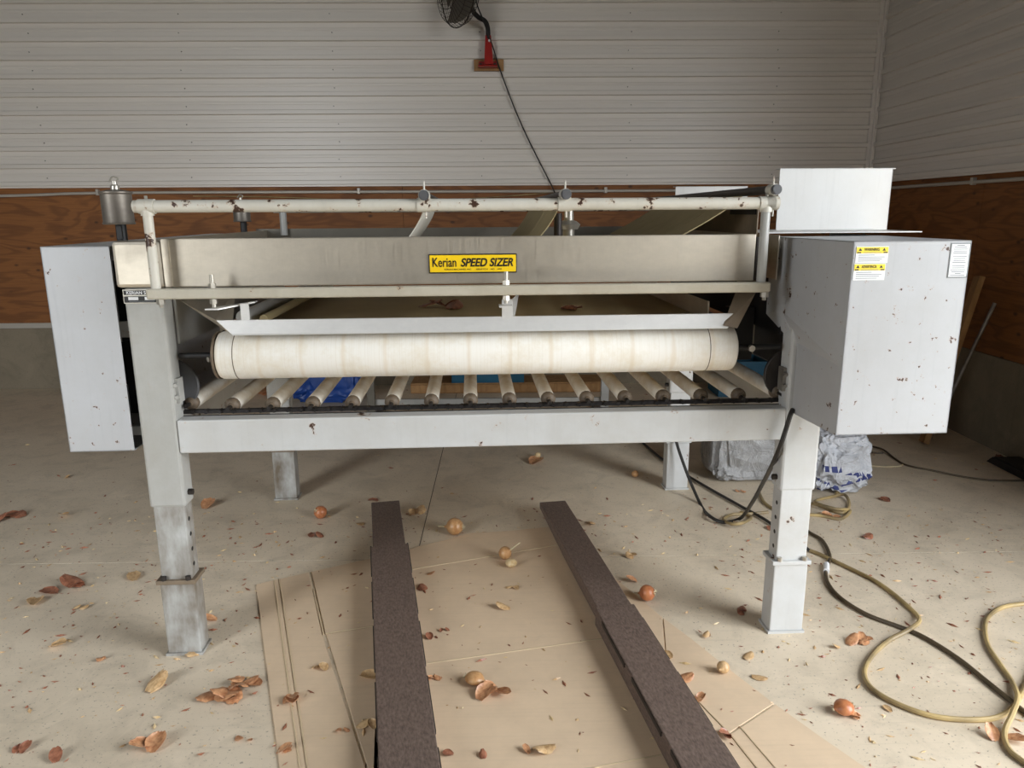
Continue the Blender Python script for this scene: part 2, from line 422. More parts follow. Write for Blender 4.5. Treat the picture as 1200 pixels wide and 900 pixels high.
wr = struct(B().box(XR + 0.03, XR + 0.2, DOOR_R[1], YB + 0.2, -0.1, ZC).build('wall_right', 'cwall'), 'dark right wall of concrete, plywood and ribbed siding')
B().box(XR - 0.0, XR + 0.03, DOOR_R[1], YB, 0, ZP).build('concrete_base', 'cwall', wr)
ys = [YB, 4.95, 2.51, DOOR_R[1]]
for a, b_ in zip(ys, ys[1:]):
    B().box(XR + 0.012, XR + 0.03, b_ + 0.0015, a - 0.0015, ZP, ZS + 0.06).build('plywood_sheet', 'ply_side', wr)
siding(DOOR_R[1], YB, lambda a, o, z: Vector((XR + 0.004 - o, a, z)), wr)
B().box(XR - 0.012, XR + 0.012, DOOR_R[1], YB, ZS - 0.012, ZS + 0.004).build('drip_trim', 'siding', wr)
wr2 = struct(B().box(XR, XR + 0.2, YF - 0.2, DOOR_R[0], -0.1, ZC).box(XR, XR + 0.2, DOOR_R[0], DOOR_R[1], DOOR_R[3], ZC).build('wall_right_front', 'ceil'))
struct(B().box(XL - 0.2, XL, YF - 0.2, YB + 0.2, -0.1, ZC).build('wall_left', 'ceil'))
struct(B().box(XL, DOOR_F[0], YF - 0.2, YF, -0.1, ZC).box(DOOR_F[1], XR + 0.2, YF - 0.2, YF, -0.1, ZC).box(DOOR_F[0], DOOR_F[1], YF - 0.2, YF, DOOR_F[3], ZC).build('wall_front', 'ceil'))
tr = B().box(XR - 0.055, XR, YB - 0.03, YB, ZS, ZC).box(XR - 0.03, XR, YB - 0.055, YB, ZS, ZC)
struct(tr.build('trim_1', 'siding', bevel=0.004), 'grey metal corner trim between back and right siding')

# conduits
def conduit(name, pts, label, clips):
    root = empty(name, pts[0]); L = Vector(pts[0])
    B().tube([Vector(p) - L for p in smooth_path(pts, 4)], 0.0125, 10).build('pipe', 'conduit', root, True)
    for c, ax in clips:
        c = Vector(c) - L
        if ax == 'x': B().box(c.x - 0.012, c.x + 0.012, c.y - 0.016, c.y + 0.022, c.z - 0.018, c.z + 0.03).build('clip', 'conduit', root, bevel=0.003)
        else: B().box(c.x - 0.016, c.x + 0.022, c.y - 0.012, c.y + 0.012, c.z - 0.018, c.z + 0.03).build('clip', 'conduit', root, bevel=0.003)
    return tag(root, label, 'conduit')
YC = YB - 0.006
conduit('wall_conduit', [(-8.9, YC, 1.67), (-4.6, YC, 1.668), (-3.4, YC, 1.69), (-1.5, YC, 1.688), (0.6, YC, 1.684), (3.05, YC, 1.682)],
        'long grey conduit pipe running across the back wall plywood', [((-3.4, YC, 1.69), 'x'), ((-1.2, YC, 1.688), 'x'), ((0.9, YC, 1.684), 'x')])
XC = XR - 0.004
conduit('wall_conduit', [(XC, 6.4, 1.682), (XC, 4.9, 1.686), (XC, 1.9, 1.684)], 'grey conduit pipe on the dark right wall plywood', [((XC, 5.05, 1.686), 'y')])
tag(B().tube(smooth_path([(-2.6, YB - 0.01, 1.66), (-1.8, YB - 0.012, 1.645), (-0.9, YB - 0.014, 1.60), (-0.2, YB - 0.012, 1.63), (0.45, YB - 0.01, 1.672)], 6), 0.004, 6).build('wall_wire', 'cord_tan', None, True),
    'thin pale wire sagging below the back wall conduit', 'wire')

# ------------------------------------------------------------------ the sizing machine (local axes: u right, v away, w up)
SZ = empty('onion_sizer', (-1.178, 2.323, 0), R(2.3))
tag(SZ, 'large white and stainless onion sizing machine with cream drum and roller bed', 'machine')
V1 = 1.52                                    # back of the machine
def leg(u0, u1, v0, mat, inner, label):
    v1 = v0 + 0.08
    lg = B().box(u0, u1, v0, v1, 0.55, 1.28).build('leg', mat, SZ, bevel=0.009, label=label)
    B().box(u0 + 0.008, u1 - 0.008, v0 + 0.005, v1 - 0.005, 0.24, 0.56).build('inner_tube', inner, lg, bevel=0.004)
    s = B().box(u0 + 0.002, u1 - 0.002, v0, v1, 0.008, 0.275).build('foot_sleeve', mat if u0 > 1 else 'legworn', lg, bevel=0.004)
    B().box(u0 - 0.008, u1 + 0.006, v0 - 0.008, v1 + 0.008, 0.272, 0.287).build('collar', inner if u0 > 1 else 'grime_shade_plate', lg, bevel=0.002)
    for du in (0.018, u1 - u0 - 0.018):
        B().cyl((u0 + du, v0 - 0.002, 0.287), (u0 + du, v0 - 0.002, 0.301), 0.009, 6).build('bolt', 'zinc' if mat == 'white' else 'darksteel', lg)
    B().box(u0 - 0.004, u1 + 0.004, v0 - 0.006, v1 + 0.006, 0.0, 0.009).build('base_plate', inner, lg)
    sd = u1 if u0 < 1 else u0
    s = 1 if u0 < 1 else -1
    for k in range(4):
        B().cyl((sd - 0.012 * s, v0 + 0.035, 0.33 + k * 0.055), (sd + (-0.0075) * s, v0 + 0.035, 0.33 + k * 0.055), 0.008, 10).build('adjusting_hole', 'black', lg)
    B().cyl((sd - 0.004 * s, v0 + 0.035, 0.592), (sd + 0.016 * s, v0 + 0.035, 0.592), 0.011, 6).build('bolt', 'darksteel', lg)
    return lg
leg(0.0, 0.118, 0.0, 'greypaint', 'legworn', 'grey front leg worn to bare metal')
leg(2.145, 2.272, 0.0, 'white', 'white', 'bright white front leg')
leg(0.005, 0.125, V1 - 0.08, 'greypaint', 'legworn', None)
leg(2.14, 2.265, V1 - 0.08, 'white', 'white', None)
B().box(0.118, 2.145, 0.0, 0.06, 0.738, 0.850).build('front_beam', 'white', SZ, bevel=0.005)
B().box(0.118, 2.145, V1 - 0.06, V1, 0.738, 0.850).build('rear_beam', 'white', SZ, bevel=0.005)
for u0, u1 in ((0.02, 0.09), (2.175, 2.245)):
    B().box(u0, u1, 0.08, V1 - 0.08, 0.738, 0.850).build('side_beam', 'white', SZ, bevel=0.004)
# inner side plates of the frame
for u0, u1 in ((0.119, 0.126), (2.137, 2.144)):
    B().box(u0, u1, 0.08, V1 - 0.02, 1.09, 1.28).build('side_plate', 'greypaint' if u0 < 1 else 'black', SZ)  # right plate coloured black, the shade on its left face painted in
# upper trough: front panel, end caps, rear panel, side panels
fp = B().box(0.132, 2.0, 0.0, 0.003, 1.283, 1.43).box(0.132, 2.0, 0.0, 0.03, 1.427, 1.4305).box(0.132, 2.0, 0.0, 0.03, 1.2835, 1.287).build('front_panel', 'stainless', SZ, bevel=0.001, label='long brushed stainless front panel')
B().box(0.132, 0.155, -0.002, 0.0, 1.287, 1.427).build('seam_strip', 'stainless', fp)
B().box(-0.018, 0.131, -0.004, 0.06, 1.281, 1.425).build('end_cap', 'stainless', SZ, bevel=0.012, label='bright stainless end cap of the front panel')
B().box(0.0, 2.26, V1 - 0.003, V1, 1.28, 1.432).build('rear_panel', 'darkpanel', SZ)
B().box(2.012, 2.04, 0.02, 0.08, 1.283, 1.42).build('gap_plate', 'darksteel', SZ)
for u0 in (0.05, 2.10):
    B().box(u0, u0 + 0.003, 0.06, V1, 1.28, 1.425).build('trough_side', 'stainless', SZ)
# sloping dark hopper plate on the right
hp = B().box(2.062, 2.066, 0.16, 1.45, 1.425, 1.54).build('hopper_plate', 'grime_shade_plate', SZ)
B().box(2.056, 2.063, 0.17, 0.42, 1.492, 1.512).build('slot', 'black', hp)
# rollers, lower and upper run
me_roll = B().lathe([(0.0235, 0.0), (0.0245, 0.012), (0.0245, 1.32), (0.023, 1.33)], (0, 0, 0), 16, 'Y').mesh('roller', 'roller', True)
me_cap = B().lathe([(0.0, -0.02), (0.009, -0.02), (0.012, -0.012), (0.021, -0.008), (0.0255, 0.0), (0.0255, 0.012), (0.0, 0.0125)], (0, 0, 0), 14, 'Y').mesh('end_cap', 'cap', True)
me_pin = B().lathe([(0.0, -0.05), (0.007, -0.05), (0.007, -0.01), (0.0, -0.01)], (0, 0, 0), 10, 'Y').mesh('axle_pin', 'chain', True)
U = [0.134 + 0.1343 * k for k in range(16)]
for run, wz in (('lower', 0.873), ('upper', 1.345)):
    for k, u in enumerate(U):
        dz = 0.0
        if run == 'lower' and k in (0, 15): dz = 0.012
        r_ = link('roller', me_roll, SZ, loc=(u, 0.098, wz + dz))
        link('end_cap', me_cap, r_, loc=(0, 0, 0)); link('axle_pin', me_pin, r_, loc=(0, 0, 0))
# chain along the front ends
rail = B().box(0.10, 2.16, 0.062, 0.066, 0.842, 0.850).build('chain_rail', 'black', SZ)
me_link = B().box(-0.030, 0.030, -0.003, 0.0, -0.006, 0.006).box(-0.030, 0.030, 0.010, 0.013, -0.006, 0.006).cyl((-0.022, -0.006, 0), (-0.022, 0.016, 0), 0.007, 8).cyl((0.022, -0.006, 0), (0.022, 0.016, 0), 0.007, 8).mesh('chain_link', 'chain')
for k in range(46):
    link('chain_link', me_link, rail, loc=(0.125 + k * 0.0448, 0.068 + 0.003 * (k % 2), 0.861))
# end discs (chain wheels)
for u in (0.078, 2.187):
    d = B().lathe([(0.0, 0.0), (0.086, 0.0), (0.089, 0.003), (0.089, 0.012), (0.086, 0.015), (0.0, 0.015)], (u, 0.09, 0.948), 36, 'Y').build('chain_wheel', 'disc' if u < 1 else 'darksteel', SZ, True)
    B().cyl((u, 0.085, 0.948), (u, 0.02, 0.948), 0.014, 12).build('shaft', 'zinc', d, True)
for u in (0.118, 2.133):
    B().box(u, u + 0.012, 0.02, 0.06, 0.905, 0.985).cyl((u + 0.006, 0.02, 0.925), (u + 0.006, 0.008, 0.925), 0.007, 6).cyl((u + 0.006, 0.02, 0.965), (u + 0.006, 0.008, 0.965), 0.007, 6).build('bearing_plate', 'greypaint' if u < 1 else 'worn', SZ)
# dark machinery seen in the two corners beside the drum
B().box(0.15, 0.21, 0.42, 0.46, 0.90, 1.08).box(0.13, 0.26, 0.46, 1.3, 1.0, 1.06).build('conveyor_bearer', 'black', SZ, bevel=0.003)
B().box(2.03, 2.13, 0.30, 0.34, 0.96, 1.16).box(2.0, 2.13, 0.34, 1.3, 1.0, 1.06).build('conveyor_bearer', 'black', SZ, bevel=0.003)
B().box(0.225, 0.238, 0.30, 1.35, 0.985, 1.085).build('belt_side_rail', 'black', SZ)
B().box(1.985, 2.005, 0.12, 1.35, 0.985, 1.125).build('belt_side_rail', 'black', SZ)
# discharge belt: drum in front, belt loop going back
DR, DV, DW = 0.078, 0.055, 1.054
dr = B().lathe([(0.0, 0.262), (0.066, 0.262), (0.074, 0.266), (DR, 0.276), (DR, 1.945), (0.074, 1.957), (0.066, 1.962), (0.0, 1.962)], (0, DV, DW), 56, 'X').build('drum', 'drum', SZ, True, label='cream lagged discharge drum')
for u in (0.322, 1.865):
    B().lathe([(DR - 0.002, -0.0018), (DR + 0.0006, -0.0012), (DR + 0.0006, 0.0012), (DR - 0.002, 0.0018)], (u, DV, DW), 56, 'X').build('edge_groove', 'cap', dr, True)
B().lathe([(0.0, 0.254), (0.076, 0.254), (0.0785, 0.257), (0.0785, 0.262), (0.0, 0.262)], (0, DV, DW), 48, 'X').build('end_ring', 'cap', dr, True)
B().cyl((0.13, DV, DW), (0.247, DV, DW), 0.010, 12).build('axle', 'black', dr, True)
B().cyl((0.236, DV - 0.01, DW - 0.01), (0.226, DV - 0.02, DW - 0.01), 0.009, 8).build('axle_bolt', 'zinc', dr, True)
B().cyl((1.962, DV, DW), (2.13, DV, DW), 0.010, 12).build('axle', 'black', dr, True)
B().cyl((2.02, DV - 0.02, DW - 0.0), (2.02, DV - 0.035, DW), 0.011, 10).build('grease_cap', 'zinc', dr, True)
bt = B(); loop = []
for k in range(13): a = R(90 + k * 15); loop.append((DV + 0.02 + 0.074 * math.cos(a), DW + 0.074 * math.sin(a)))
for k in range(13): a = R(-90 + k * 15); loop.append((1.36 + 0.074 * math.cos(a), DW + 0.074 * math.sin(a)))
outer = [[bt.bm.verts.new((u, v, w_)) for v, w_ in loop] for u in (0.27, 1.955)]
for k in range(len(loop)):
    j = (k + 1) % len(loop); bt.bm.faces.new((outer[0][k], outer[1][k], outer[1][j], outer[0][j]))
belt = bt.build('discharge_belt', 'belt', SZ, True)
sm_ = belt.modifiers.new('thickness', 'SOLIDIFY'); sm_.thickness = 0.003
# skirt pipes along the left edge of the belt, skirt board on the right
B().cyl((0.318, 0.14, 1.166), (0.318, 1.36, 1.166), 0.024, 16).build('skirt_pipe', 'greypaint', SZ, True)
B().cyl((0.385, 0.14, 1.16), (0.385, 1.36, 1.16), 0.014, 14).build('skirt_pipe', 'canvas', SZ, True)
B().box(1.90, 1.905, 0.14, 1.36, 1.136, 1.20).build('skirt_board', 'stainless', SZ)
# discharge chute: lip with flared wings
lip = B().prism([(0.285, -0.028, 1.180), (1.96, -0.028, 1.180), (1.91, -0.042, 1.134), (0.334, -0.042, 1.137)], (0, 0.004, 0.001)).box(0.334, 1.91, -0.042, 0.0, 1.1335, 1.1365).build('chute_lip', 'stainless_lip', SZ, bevel=0.001, label='pale steel lip above the drum')
B().prism([(0.334, -0.042, 1.137), (0.285, -0.028, 1.180), (0.27, 0.24, 1.25), (0.135, 0.08, 1.236)], (0.0, 0.003, 0.003)).build('wing', 'stainless', lip)
B().prism([(1.895, -0.044, 1.143), (1.94, -0.046, 1.134), (2.01, -0.005, 1.245), (1.955, 0.02, 1.25)], (0.0, 0.003, 0.003)).build('wing', 'grime_shade_plate', lip)  # both right wing pieces: their shade is put into a brown colour
B().prism([(1.955, 0.02, 1.25), (2.01, -0.005, 1.245), (2.06, 0.06, 1.27), (2.02, 0.2, 1.275)], (0.0, 0.003, 0.003)).build('wing', 'grime_shade_plate', lip)
# hanger brackets
for u in (0.295, 1.192):
    bk = B().cyl((u, -0.06, 1.225), (u, -0.06, 1.325), 0.0065, 10).build('threaded_rod', 'zinc', SZ, True)
    for wz in (1.284, 1.236): B().cyl((u, -0.06, wz), (u, -0.06, wz + 0.014), 0.012, 6).build('nut', 'zinc', bk)
    if u < 1:
        B().prism([(u - 0.025, -0.072, 1.218), (u + 0.015, -0.072, 1.218), (u + 0.10, 0.02, 1.228), (u + 0.10, 0.05, 1.228), (u - 0.01, -0.03, 1.218)], (0, 0, 0.004)).box(u + 0.068, u + 0.094, -0.028, -0.022, 1.165, 1.232).build('hanger', 'stainless_lip', bk)
    else:
        B().box(u - 0.022, u + 0.02, -0.07, -0.02, 1.214, 1.219).box(u - 0.012, u + 0.020, -0.030, -0.024, 1.165, 1.235).prism([(u + 0.02, -0.024, 1.165), (u + 0.02, -0.024, 1.235), (u + 0.05, 0.12, 1.24), (u + 0.03, 0.05, 1.165)], (0.003, 0, 0)).build('hanger', 'stainless_lip', bk)
# rail: flat bar, uprights, top pipe
B().box(0.100, 2.030, -0.076, -0.044, 1.252, 1.284).build('rail_bar', 'bar', SZ, bevel=0.006)
for u in (0.125, 2.004):
    up = B().cyl((u, -0.055, 1.28), (u, -0.055, 1.52), 0.0145, 18).build('rail_upright', 'pipe' if u < 1 else 'greypaint', SZ, True)
    B().cyl((u, -0.055, 1.500), (u, -0.055, 1.535), 0.019, 18).cyl((u - 0.024, -0.055, 1.527), (u + 0.024, -0.055, 1.527), 0.0215, 18).build('elbow', 'pipe', up, True)
    B().cyl((u, -0.055, 1.535), (u, -0.055, 1.558), 0.005, 8).build('set_screw', 'zinc', up)
    B().cyl((u + 0.012, -0.06, 1.236), (u + 0.012, -0.06, 1.252), 0.013, 6).cyl((u + 0.012, -0.06, 1.226), (u + 0.012, -0.06, 1.24), 0.007, 8).build('bolt', 'zinc', up)
tp = B().cyl((0.088, -0.055, 1.527), (2.042, -0.055, 1.527), 0.0185, 20).build('top_rail', 'pipe', SZ, True, label='white painted top rail pipe with rust patches')
for u in (0.144, 2.1):
    B().cyl((u, V1 - 0.02, 1.40), (u, V1 - 0.02, 1.53), 0.0175, 14).build('rear_upright', 'greypaint', SZ, True)
B().cyl((0.1, V1 - 0.02, 1.527), (2.15, V1 - 0.02, 1.527), 0.0175, 16).build('rear_rail', 'pipe', SZ, True)
# lane pipes with hanging canvas dividers
for n_, (u, wz) in enumerate(((0.947, 1.555), (1.375, 1.556), (2.022, 1.567))):
    lp = B().cyl((u, -0.085, wz), (u, 1.46, wz - 0.004), 0.0135, 16).build('lane_pipe', 'darksteel', SZ, True)
    B().cyl((u, -0.0865, wz), (u, -0.068, wz), 0.0155, 18).cyl((u, -0.089, wz), (u, -0.0865, wz), 0.013, 18).build('end_plug', 'disc', lp, True)
    B().cyl((u - 0.022, -0.055, 1.527), (u + 0.018, -0.055, 1.527), 0.0215, 18).cyl((u, -0.075, wz), (u, -0.035, wz), 0.0175, 18).build('clamp', 'pipe', lp, True)
    B().cyl((u, -0.055, wz + 0.015), (u, -0.055, wz + 0.04), 0.003, 8).build('set_screw', 'pipe', lp)
    B().cyl((u + 0.004, -0.055, 1.506), (u + 0.004, -0.055, 1.487), 0.003, 8).build('set_screw', 'pipe', lp)
def flap(name, u, v0, v1, dropu, w0, w1, mat, strips, bow=0.02):
    n = strips; L = (v1 - v0) / n
    root = None
    for s in range(n):
        g = []
        for i in range(9):
            t = i / 8
            row = []
            for j in range(3):
                v = v0 + s * L + (0.003 if s else 0) + j * (L - 0.003) / 2
                uu = u - dropu * t ** bow
                row.append((uu, v + 0.004 * math.sin(3 * t + s), w0 + (w1 - w0) * t))
            g.append(row)
        o = B().quadsheet(g, 0.003).build(name if root is None else 'strip', mat, SZ if root is None else root, True)
        if root is None: root = o
    return root
flap('canvas_divider', 2.022, 0.20, 1.30, 0.25, 1.557, 1.40, 'canvas', 6, 1.25)
flap('canvas_divider', 1.375, 0.04, 1.25, 0.11, 1.545, 1.38, 'canvas', 3, 1.5)
flap('canvas_divider', 0.947, 0.02, 0.75, 0.10, 1.545, 1.38, 'flap', 1, 1.6)
# grease fitting and valve seen behind the middle clamp
B().cyl((1.395, 0.3, 1.40), (1.395, 0.3, 1.50), 0.014, 12).build('pipe_stub', 'darksteel', SZ, True)
fv = B().cyl((1.46, 0.5, 1.40), (1.46, 0.5, 1.47), 0.022, 14).lathe([(0.0, 0), (0.035, 0.0), (0.045, 0.018), (0.03, 0.03), (0.018, 0.034), (0.018, 0.07), (0.0, 0.075)], (1.46, 0.5, 1.44), 18).build('valve', 'zinc', SZ, True)
# left chain guard
lgd = B().box(-0.23, -0.026, 0.0, 0.003, 0.752, 1.41).box(-0.23, -0.227, 0.0, V1, 0.752, 1.41).box(-0.23, -0.026, 0.0, V1, 1.407, 1.41).box(-0.23, -0.026, 0.0, V1, 0.752, 0.755).build('chain_guard', 'guard', SZ, label='tall white chain guard box on the left side')
B().box(-0.16, -0.03, 0.3, 0.33, 0.80, 1.35).cyl((-0.06, 0.12, 1.02), (-0.06, 0.16, 1.02), 0.075, 24).tube(smooth_path([(-0.05, 0.13, 1.25), (-0.03, 0.13, 1.15), (-0.02, 0.13, 1.02), (0.0, 0.13, 0.92), (-0.01, 0.13, 0.80)], 4), 0.014, 8).build('drive_chain', 'black', lgd)
B().box(-0.05, -0.005, 0.04, 0.06, 1.12, 1.17).build('stay_bracket', 'white', lgd)
B().box(-0.05, -0.005, 0.05, 0.07, 0.79, 0.82).build('stay_bracket', 'white', lgd)
# oilers
def oiler(u, v, w0, r, h):
    o = B().lathe([(0.0, 0), (r * 1.0, 0.0), (r * 1.04, 0.004), (r * 0.98, 0.008), (r * 0.98, h - 0.008), (r * 1.06, h - 0.004), (r * 1.06, h), (r * 0.5, h + 0.006), (0, h + 0.008)], (u, v, w0), 28).build('oiler', 'tin', SZ, True, label='grey steel drip oiler can')
    B().lathe([(0, 0), (r * .28, 0), (r * .28, 0.012), (r * .16, 0.016), (r * .16, 0.026), (0, 0.026)], (u, v, w0 + h + 0.006), 14).build('filler_cap', 'zinc', o, True)
    B().tube(smooth_path([(u - 0.015, v, w0 + h + 0.03), (u - 0.004, v, w0 + h + 0.045), (u + 0.012, v, w0 + h + 0.04), (u + 0.004, v, w0 + h + 0.03), (u - 0.006, v, w0 + h + 0.028)], 5), 0.0025, 6).build('wire_loop', 'zinc', o, True)
    B().cyl((u + 0.004, v, w0), (u + 0.004, v, w0 - 0.06), 0.016, 12).box(u - 0.002, u + 0.014, v - 0.022, v - 0.014, w0 - 0.045, w0 - 0.005).build('drip_neck', 'black', o)
oiler(-0.026, 0.09, 1.474, 0.046, 0.10)
oiler(-0.044, 1.45, 1.468, 0.041, 0.085)
# right drive guard
g = B()
gu0, gu1, gw0, gw1, gv = 2.168, 2.513, 0.845, 1.418, -0.30
T = 0.003
g.box(gu0, gu1, gv, gv + T, gw0, gw1)
g.box(gu1 - T, gu1, gv, 0.55, gw0, gw1)
g.prism([(gu0, gv, gw1), (2.125, 0.06, gw1), (2.118, 0.165, gw1), (gu1, 0.165, gw1), (gu1, gv, gw1)], (0, 0, -T))
g.box(gu0, gu1, gv, 0.0, gw0, gw0 + T)
gd = g.build('drive_guard', 'guard', SZ, label='big white drive guard box with warning labels')
ga, gb, gc, gd_ = (gu0, gv), (2.125, 0.06), (2.118, 0.165), (gu0 - 0.006, -0.006)
def sheet(pts): B().prism(pts, (0.003, 0, 0)).build('side_sheet', 'guard', gd)
sheet([(*ga, gw1), (*gb, gw1), (*gb, 1.180), (*ga, 1.053)])
sheet([(*gb, gw1), (*gc, gw1), (*gc, 1.152), (*gb, 1.180)])
sheet([(*ga, 1.053), (*gb, 1.180), (*gd_, 1.076)])
sheet([(*gb, 1.180), (*gc, 1.152), (gu0 - 0.006, 0.0, 1.060), (*gd_, 1.076)])
sheet([(*ga, 1.053), (*gd_, 1.076), (*gd_, 0.836), (gu0, gv, gw0)])
B().box(gu0 + 0.12, gu1 + 0.05, 0.32, 0.7, 0.9, 1.40).build('gearbox', 'black', gd, bevel=0.01)
cp = B().box(2.085, 2.66, 0.18, 0.62, 1.428, 1.4315).build('cover_plate', 'sheet', SZ)
us = B().box(2.278, 2.725, 0.52, 0.523, 1.43, 1.662).box(2.278, 2.735, 0.52, 0.56, 1.660, 1.663).box(2.722, 2.725, 0.52, 0.60, 1.43, 1.66).build('upright_shield', 'sheet', SZ, label='upright bare metal shield sheet behind the drive guard')
B().box(2.15, 2.53, V1 + 0.01, V1 + 0.013, 1.40, 1.632).box(2.15, 2.53, V1 + 0.01, V1 + 0.06, 1.629, 1.632).build('rear_shield', 'sheet', SZ)
# signs and labels
sg = B().box(0.951, 1.230, -0.0045, -0.0015, 1.317, 1.377).build('name_sign', 'ink', SZ, bevel=0.004, label='yellow name sign with black lettering')
B().box(0.9545, 1.2265, -0.0052, -0.004, 1.3205, 1.3735).build('yellow_field', 'yellow', sg, bevel=0.003)
link('lettering', text_mesh('lettering', 'Kerian', 'ink', 0.963, 1.038, 1.337, 1.366, -0.0062, 0.0, 0.012), sg)
link('lettering', text_mesh('lettering', 'SPEED SIZER', 'ink', 1.052, 1.218, 1.337, 1.364, -0.0062, 0.25, 0.028), sg)
link('lettering', text_mesh('lettering', 'KERIAN MACHINES, INC.      GRAFTON    ND    USA', 'ink', 1.000, 1.182, 1.326, 1.3315, -0.0062, 0.0, 0.01), sg)
npl = B().box(0.0, 0.112, -0.003, 0.0005, 1.233, 1.277).build('serial_plate', 'zinc', SZ, bevel=0.001, label='black serial number plate')
B().box(0.003, 0.109, -0.0036, -0.002, 1.236, 1.256).box(0.003, 0.109, -0.0036, -0.002, 1.260, 1.274).build('black_field', 'ink', npl)
link('lettering', text_mesh('lettering', 'KERIAN SIZER', 'paper', 0.012, 0.100, 1.262, 1.272, -0.0042, 0, 0.02), npl)
B().box(0.016, 0.046, -0.0042, -0.003, 1.244, 1.2535).box(0.066, 0.096, -0.0042, -0.003, 1.244, 1.2535).build('white_field', 'paper', npl)
B().box(0.018, 0.095, -0.0042, -0.003, 1.239, 1.2405).build('print_line', 'greyink', npl)
def warn(u0, u1, w0, w1, word):
    y = gv - 0.0012
    o = B().box(u0, u1, y, y + 0.0012, w0, w1).build('warning_label', 'paper', gd)
    h = w1 - w0; wd = u1 - u0
    B().box(u0 + 0.001, u1 - 0.001, y - 0.0006, y, w1 - 0.42 * h, w1 - 0.03 * h).build('yellow_band', 'labelyellow', o)
    link('lettering', text_mesh('lettering', word, 'ink', u0 + 0.24 * wd, u1 - 0.28 * wd, w1 - 0.27 * h, w1 - 0.09 * h, y - 0.0012, 0, 0.02), o)
    for c in (0.12, 0.86):
        cx = u0 + c * wd
        B().prism([(cx - 0.005, y - 0.0012, w1 - 0.26 * h), (cx + 0.005, y - 0.0012, w1 - 0.26 * h), (cx, y - 0.0012, w1 - 0.09 * h)], (0, 0.0005, 0)).build('hazard_triangle', 'ink', o)
    for c in (0.03, 0.85):
        B().box(u0 + c * wd, u0 + (c + 0.12) * wd, y - 0.0012, y - 0.0005, w1 - 0.40 * h, w1 - 0.33 * h).build('black_tab', 'ink', o)
    B().box(u0 + 0.22 * wd, u0 + 0.78 * wd, y - 0.0012, y - 0.0005, w1 - 0.385 * h, w1 - 0.35 * h).build('print_line', 'greyink', o)
    for k, l in enumerate((0.5, 0.82, 0.74, 0.68)):
        zc = w1 - (0.52 + 0.12 * k) * h
        B().box(u0 + 0.08 * wd, u0 + (0.08 + l) * wd, y - 0.0008, y, zc - 0.018 * h, zc + 0.018 * h).build('print_line', 'greyink', o)
    return o
warn(2.176, 2.270, 1.357, 1.403, 'WARNING')
warn(2.174, 2.266, 1.308, 1.355, 'ADVERTENCIA')
y = gv - 0.0012
il = B().box(2.452, 2.511, y, y + 0.0012, 1.312, 1.411).build('instruction_label', 'greyink', gd)
B().box(2.4552, 2.5078, y - 0.0006, y, 1.3152, 1.4078).build('paper_field', 'paper', il)
rnd = random.Random(3)
for k in range(17):
    if k in (0, 4, 9, 15): wd_ = (0.5, 0.9, 0.86, 0.4)[(0, 4, 9, 15).index(k)]
    else: wd_ = rnd.uniform(0.75, 1.0)
    if k in (5, 10): continue
    zc = 1.404 - k * 0.0053
    B().box(2.4815 - 0.023 * wd_, 2.4815 + 0.023 * wd_, y - 0.001, y - 0.0004, zc - 0.0011, zc + 0.0011).build('print_line', 'greyink', il)

# debris lying on the discharge belt
def on_belt(u, v, w_): return SZ.matrix_basis @ Vector((u, v, w_))
BT = DW + 0.0745
def husk(name, loc, size, mat, seed, label, group=None, curl=1.0, n_leaf=1, cat='onion skin'):
    rnd = random.Random(seed); b = B()
    for q in range(n_leaf):
        rad = size * rnd.uniform(0.42, 0.6); span = rnd.uniform(0.8, 1.35) * curl
        off = Vector((0, 0, 0)) if n_leaf == 1 else Vector((rnd.uniform(-0.55, 0.55) * size, rnd.uniform(-0.3, 0.3) * size, 0))
        rot = Matrix.Rotation(rnd.uniform(0, 6.28), 3, 'Z') @ Matrix.Rotation(rnd.uniform(-0.5, 0.5), 3, 'X')
        if n_leaf > 1: rad *= rnd.uniform(0.5, 0.8)
        nr, nc = 6, 10; grid = []
        up = rnd.random() < 0.5
        for i in range(nr + 1):
            row = []
            for j in range(nc + 1):
                a = (j / nc - 0.5) * 2 * span; t = i / nr
                taper = math.sin(math.pi * (0.12 + 0.80 * t)) ** 0.8
                x_ = rad * math.sin(a) * taper; z_ = rad * (math.cos(a) - 1) * taper * 0.6; y_ = (t - 0.5) * rad * 2.3
                jit = 0.10 * rad * noise.noise(Vector((i * 0.9 + seed, j * 0.8, q * 3.1)))
                edge = 0.22 * rad * noise.noise(Vector((j * 1.3 + seed * 2, i * 1.1, 7 + q))) if j in (0, nc) or i in (0, nr) else 0
                v_ = Vector((x_, y_ + edge, (z_ if not up else -z_) + jit))
                row.append(rot @ v_ + off)
            grid.append(row)
        zmin = min(p.z for r in grid for p in r)
        grid = [[p - Vector((0, 0, zmin - 0.0012)) for p in r] for r in grid]
        b.quadsheet(grid, 0.0007)
    o = b.build(name, mat, None, True); o.location = loc
    return tag(o, label, cat, group)
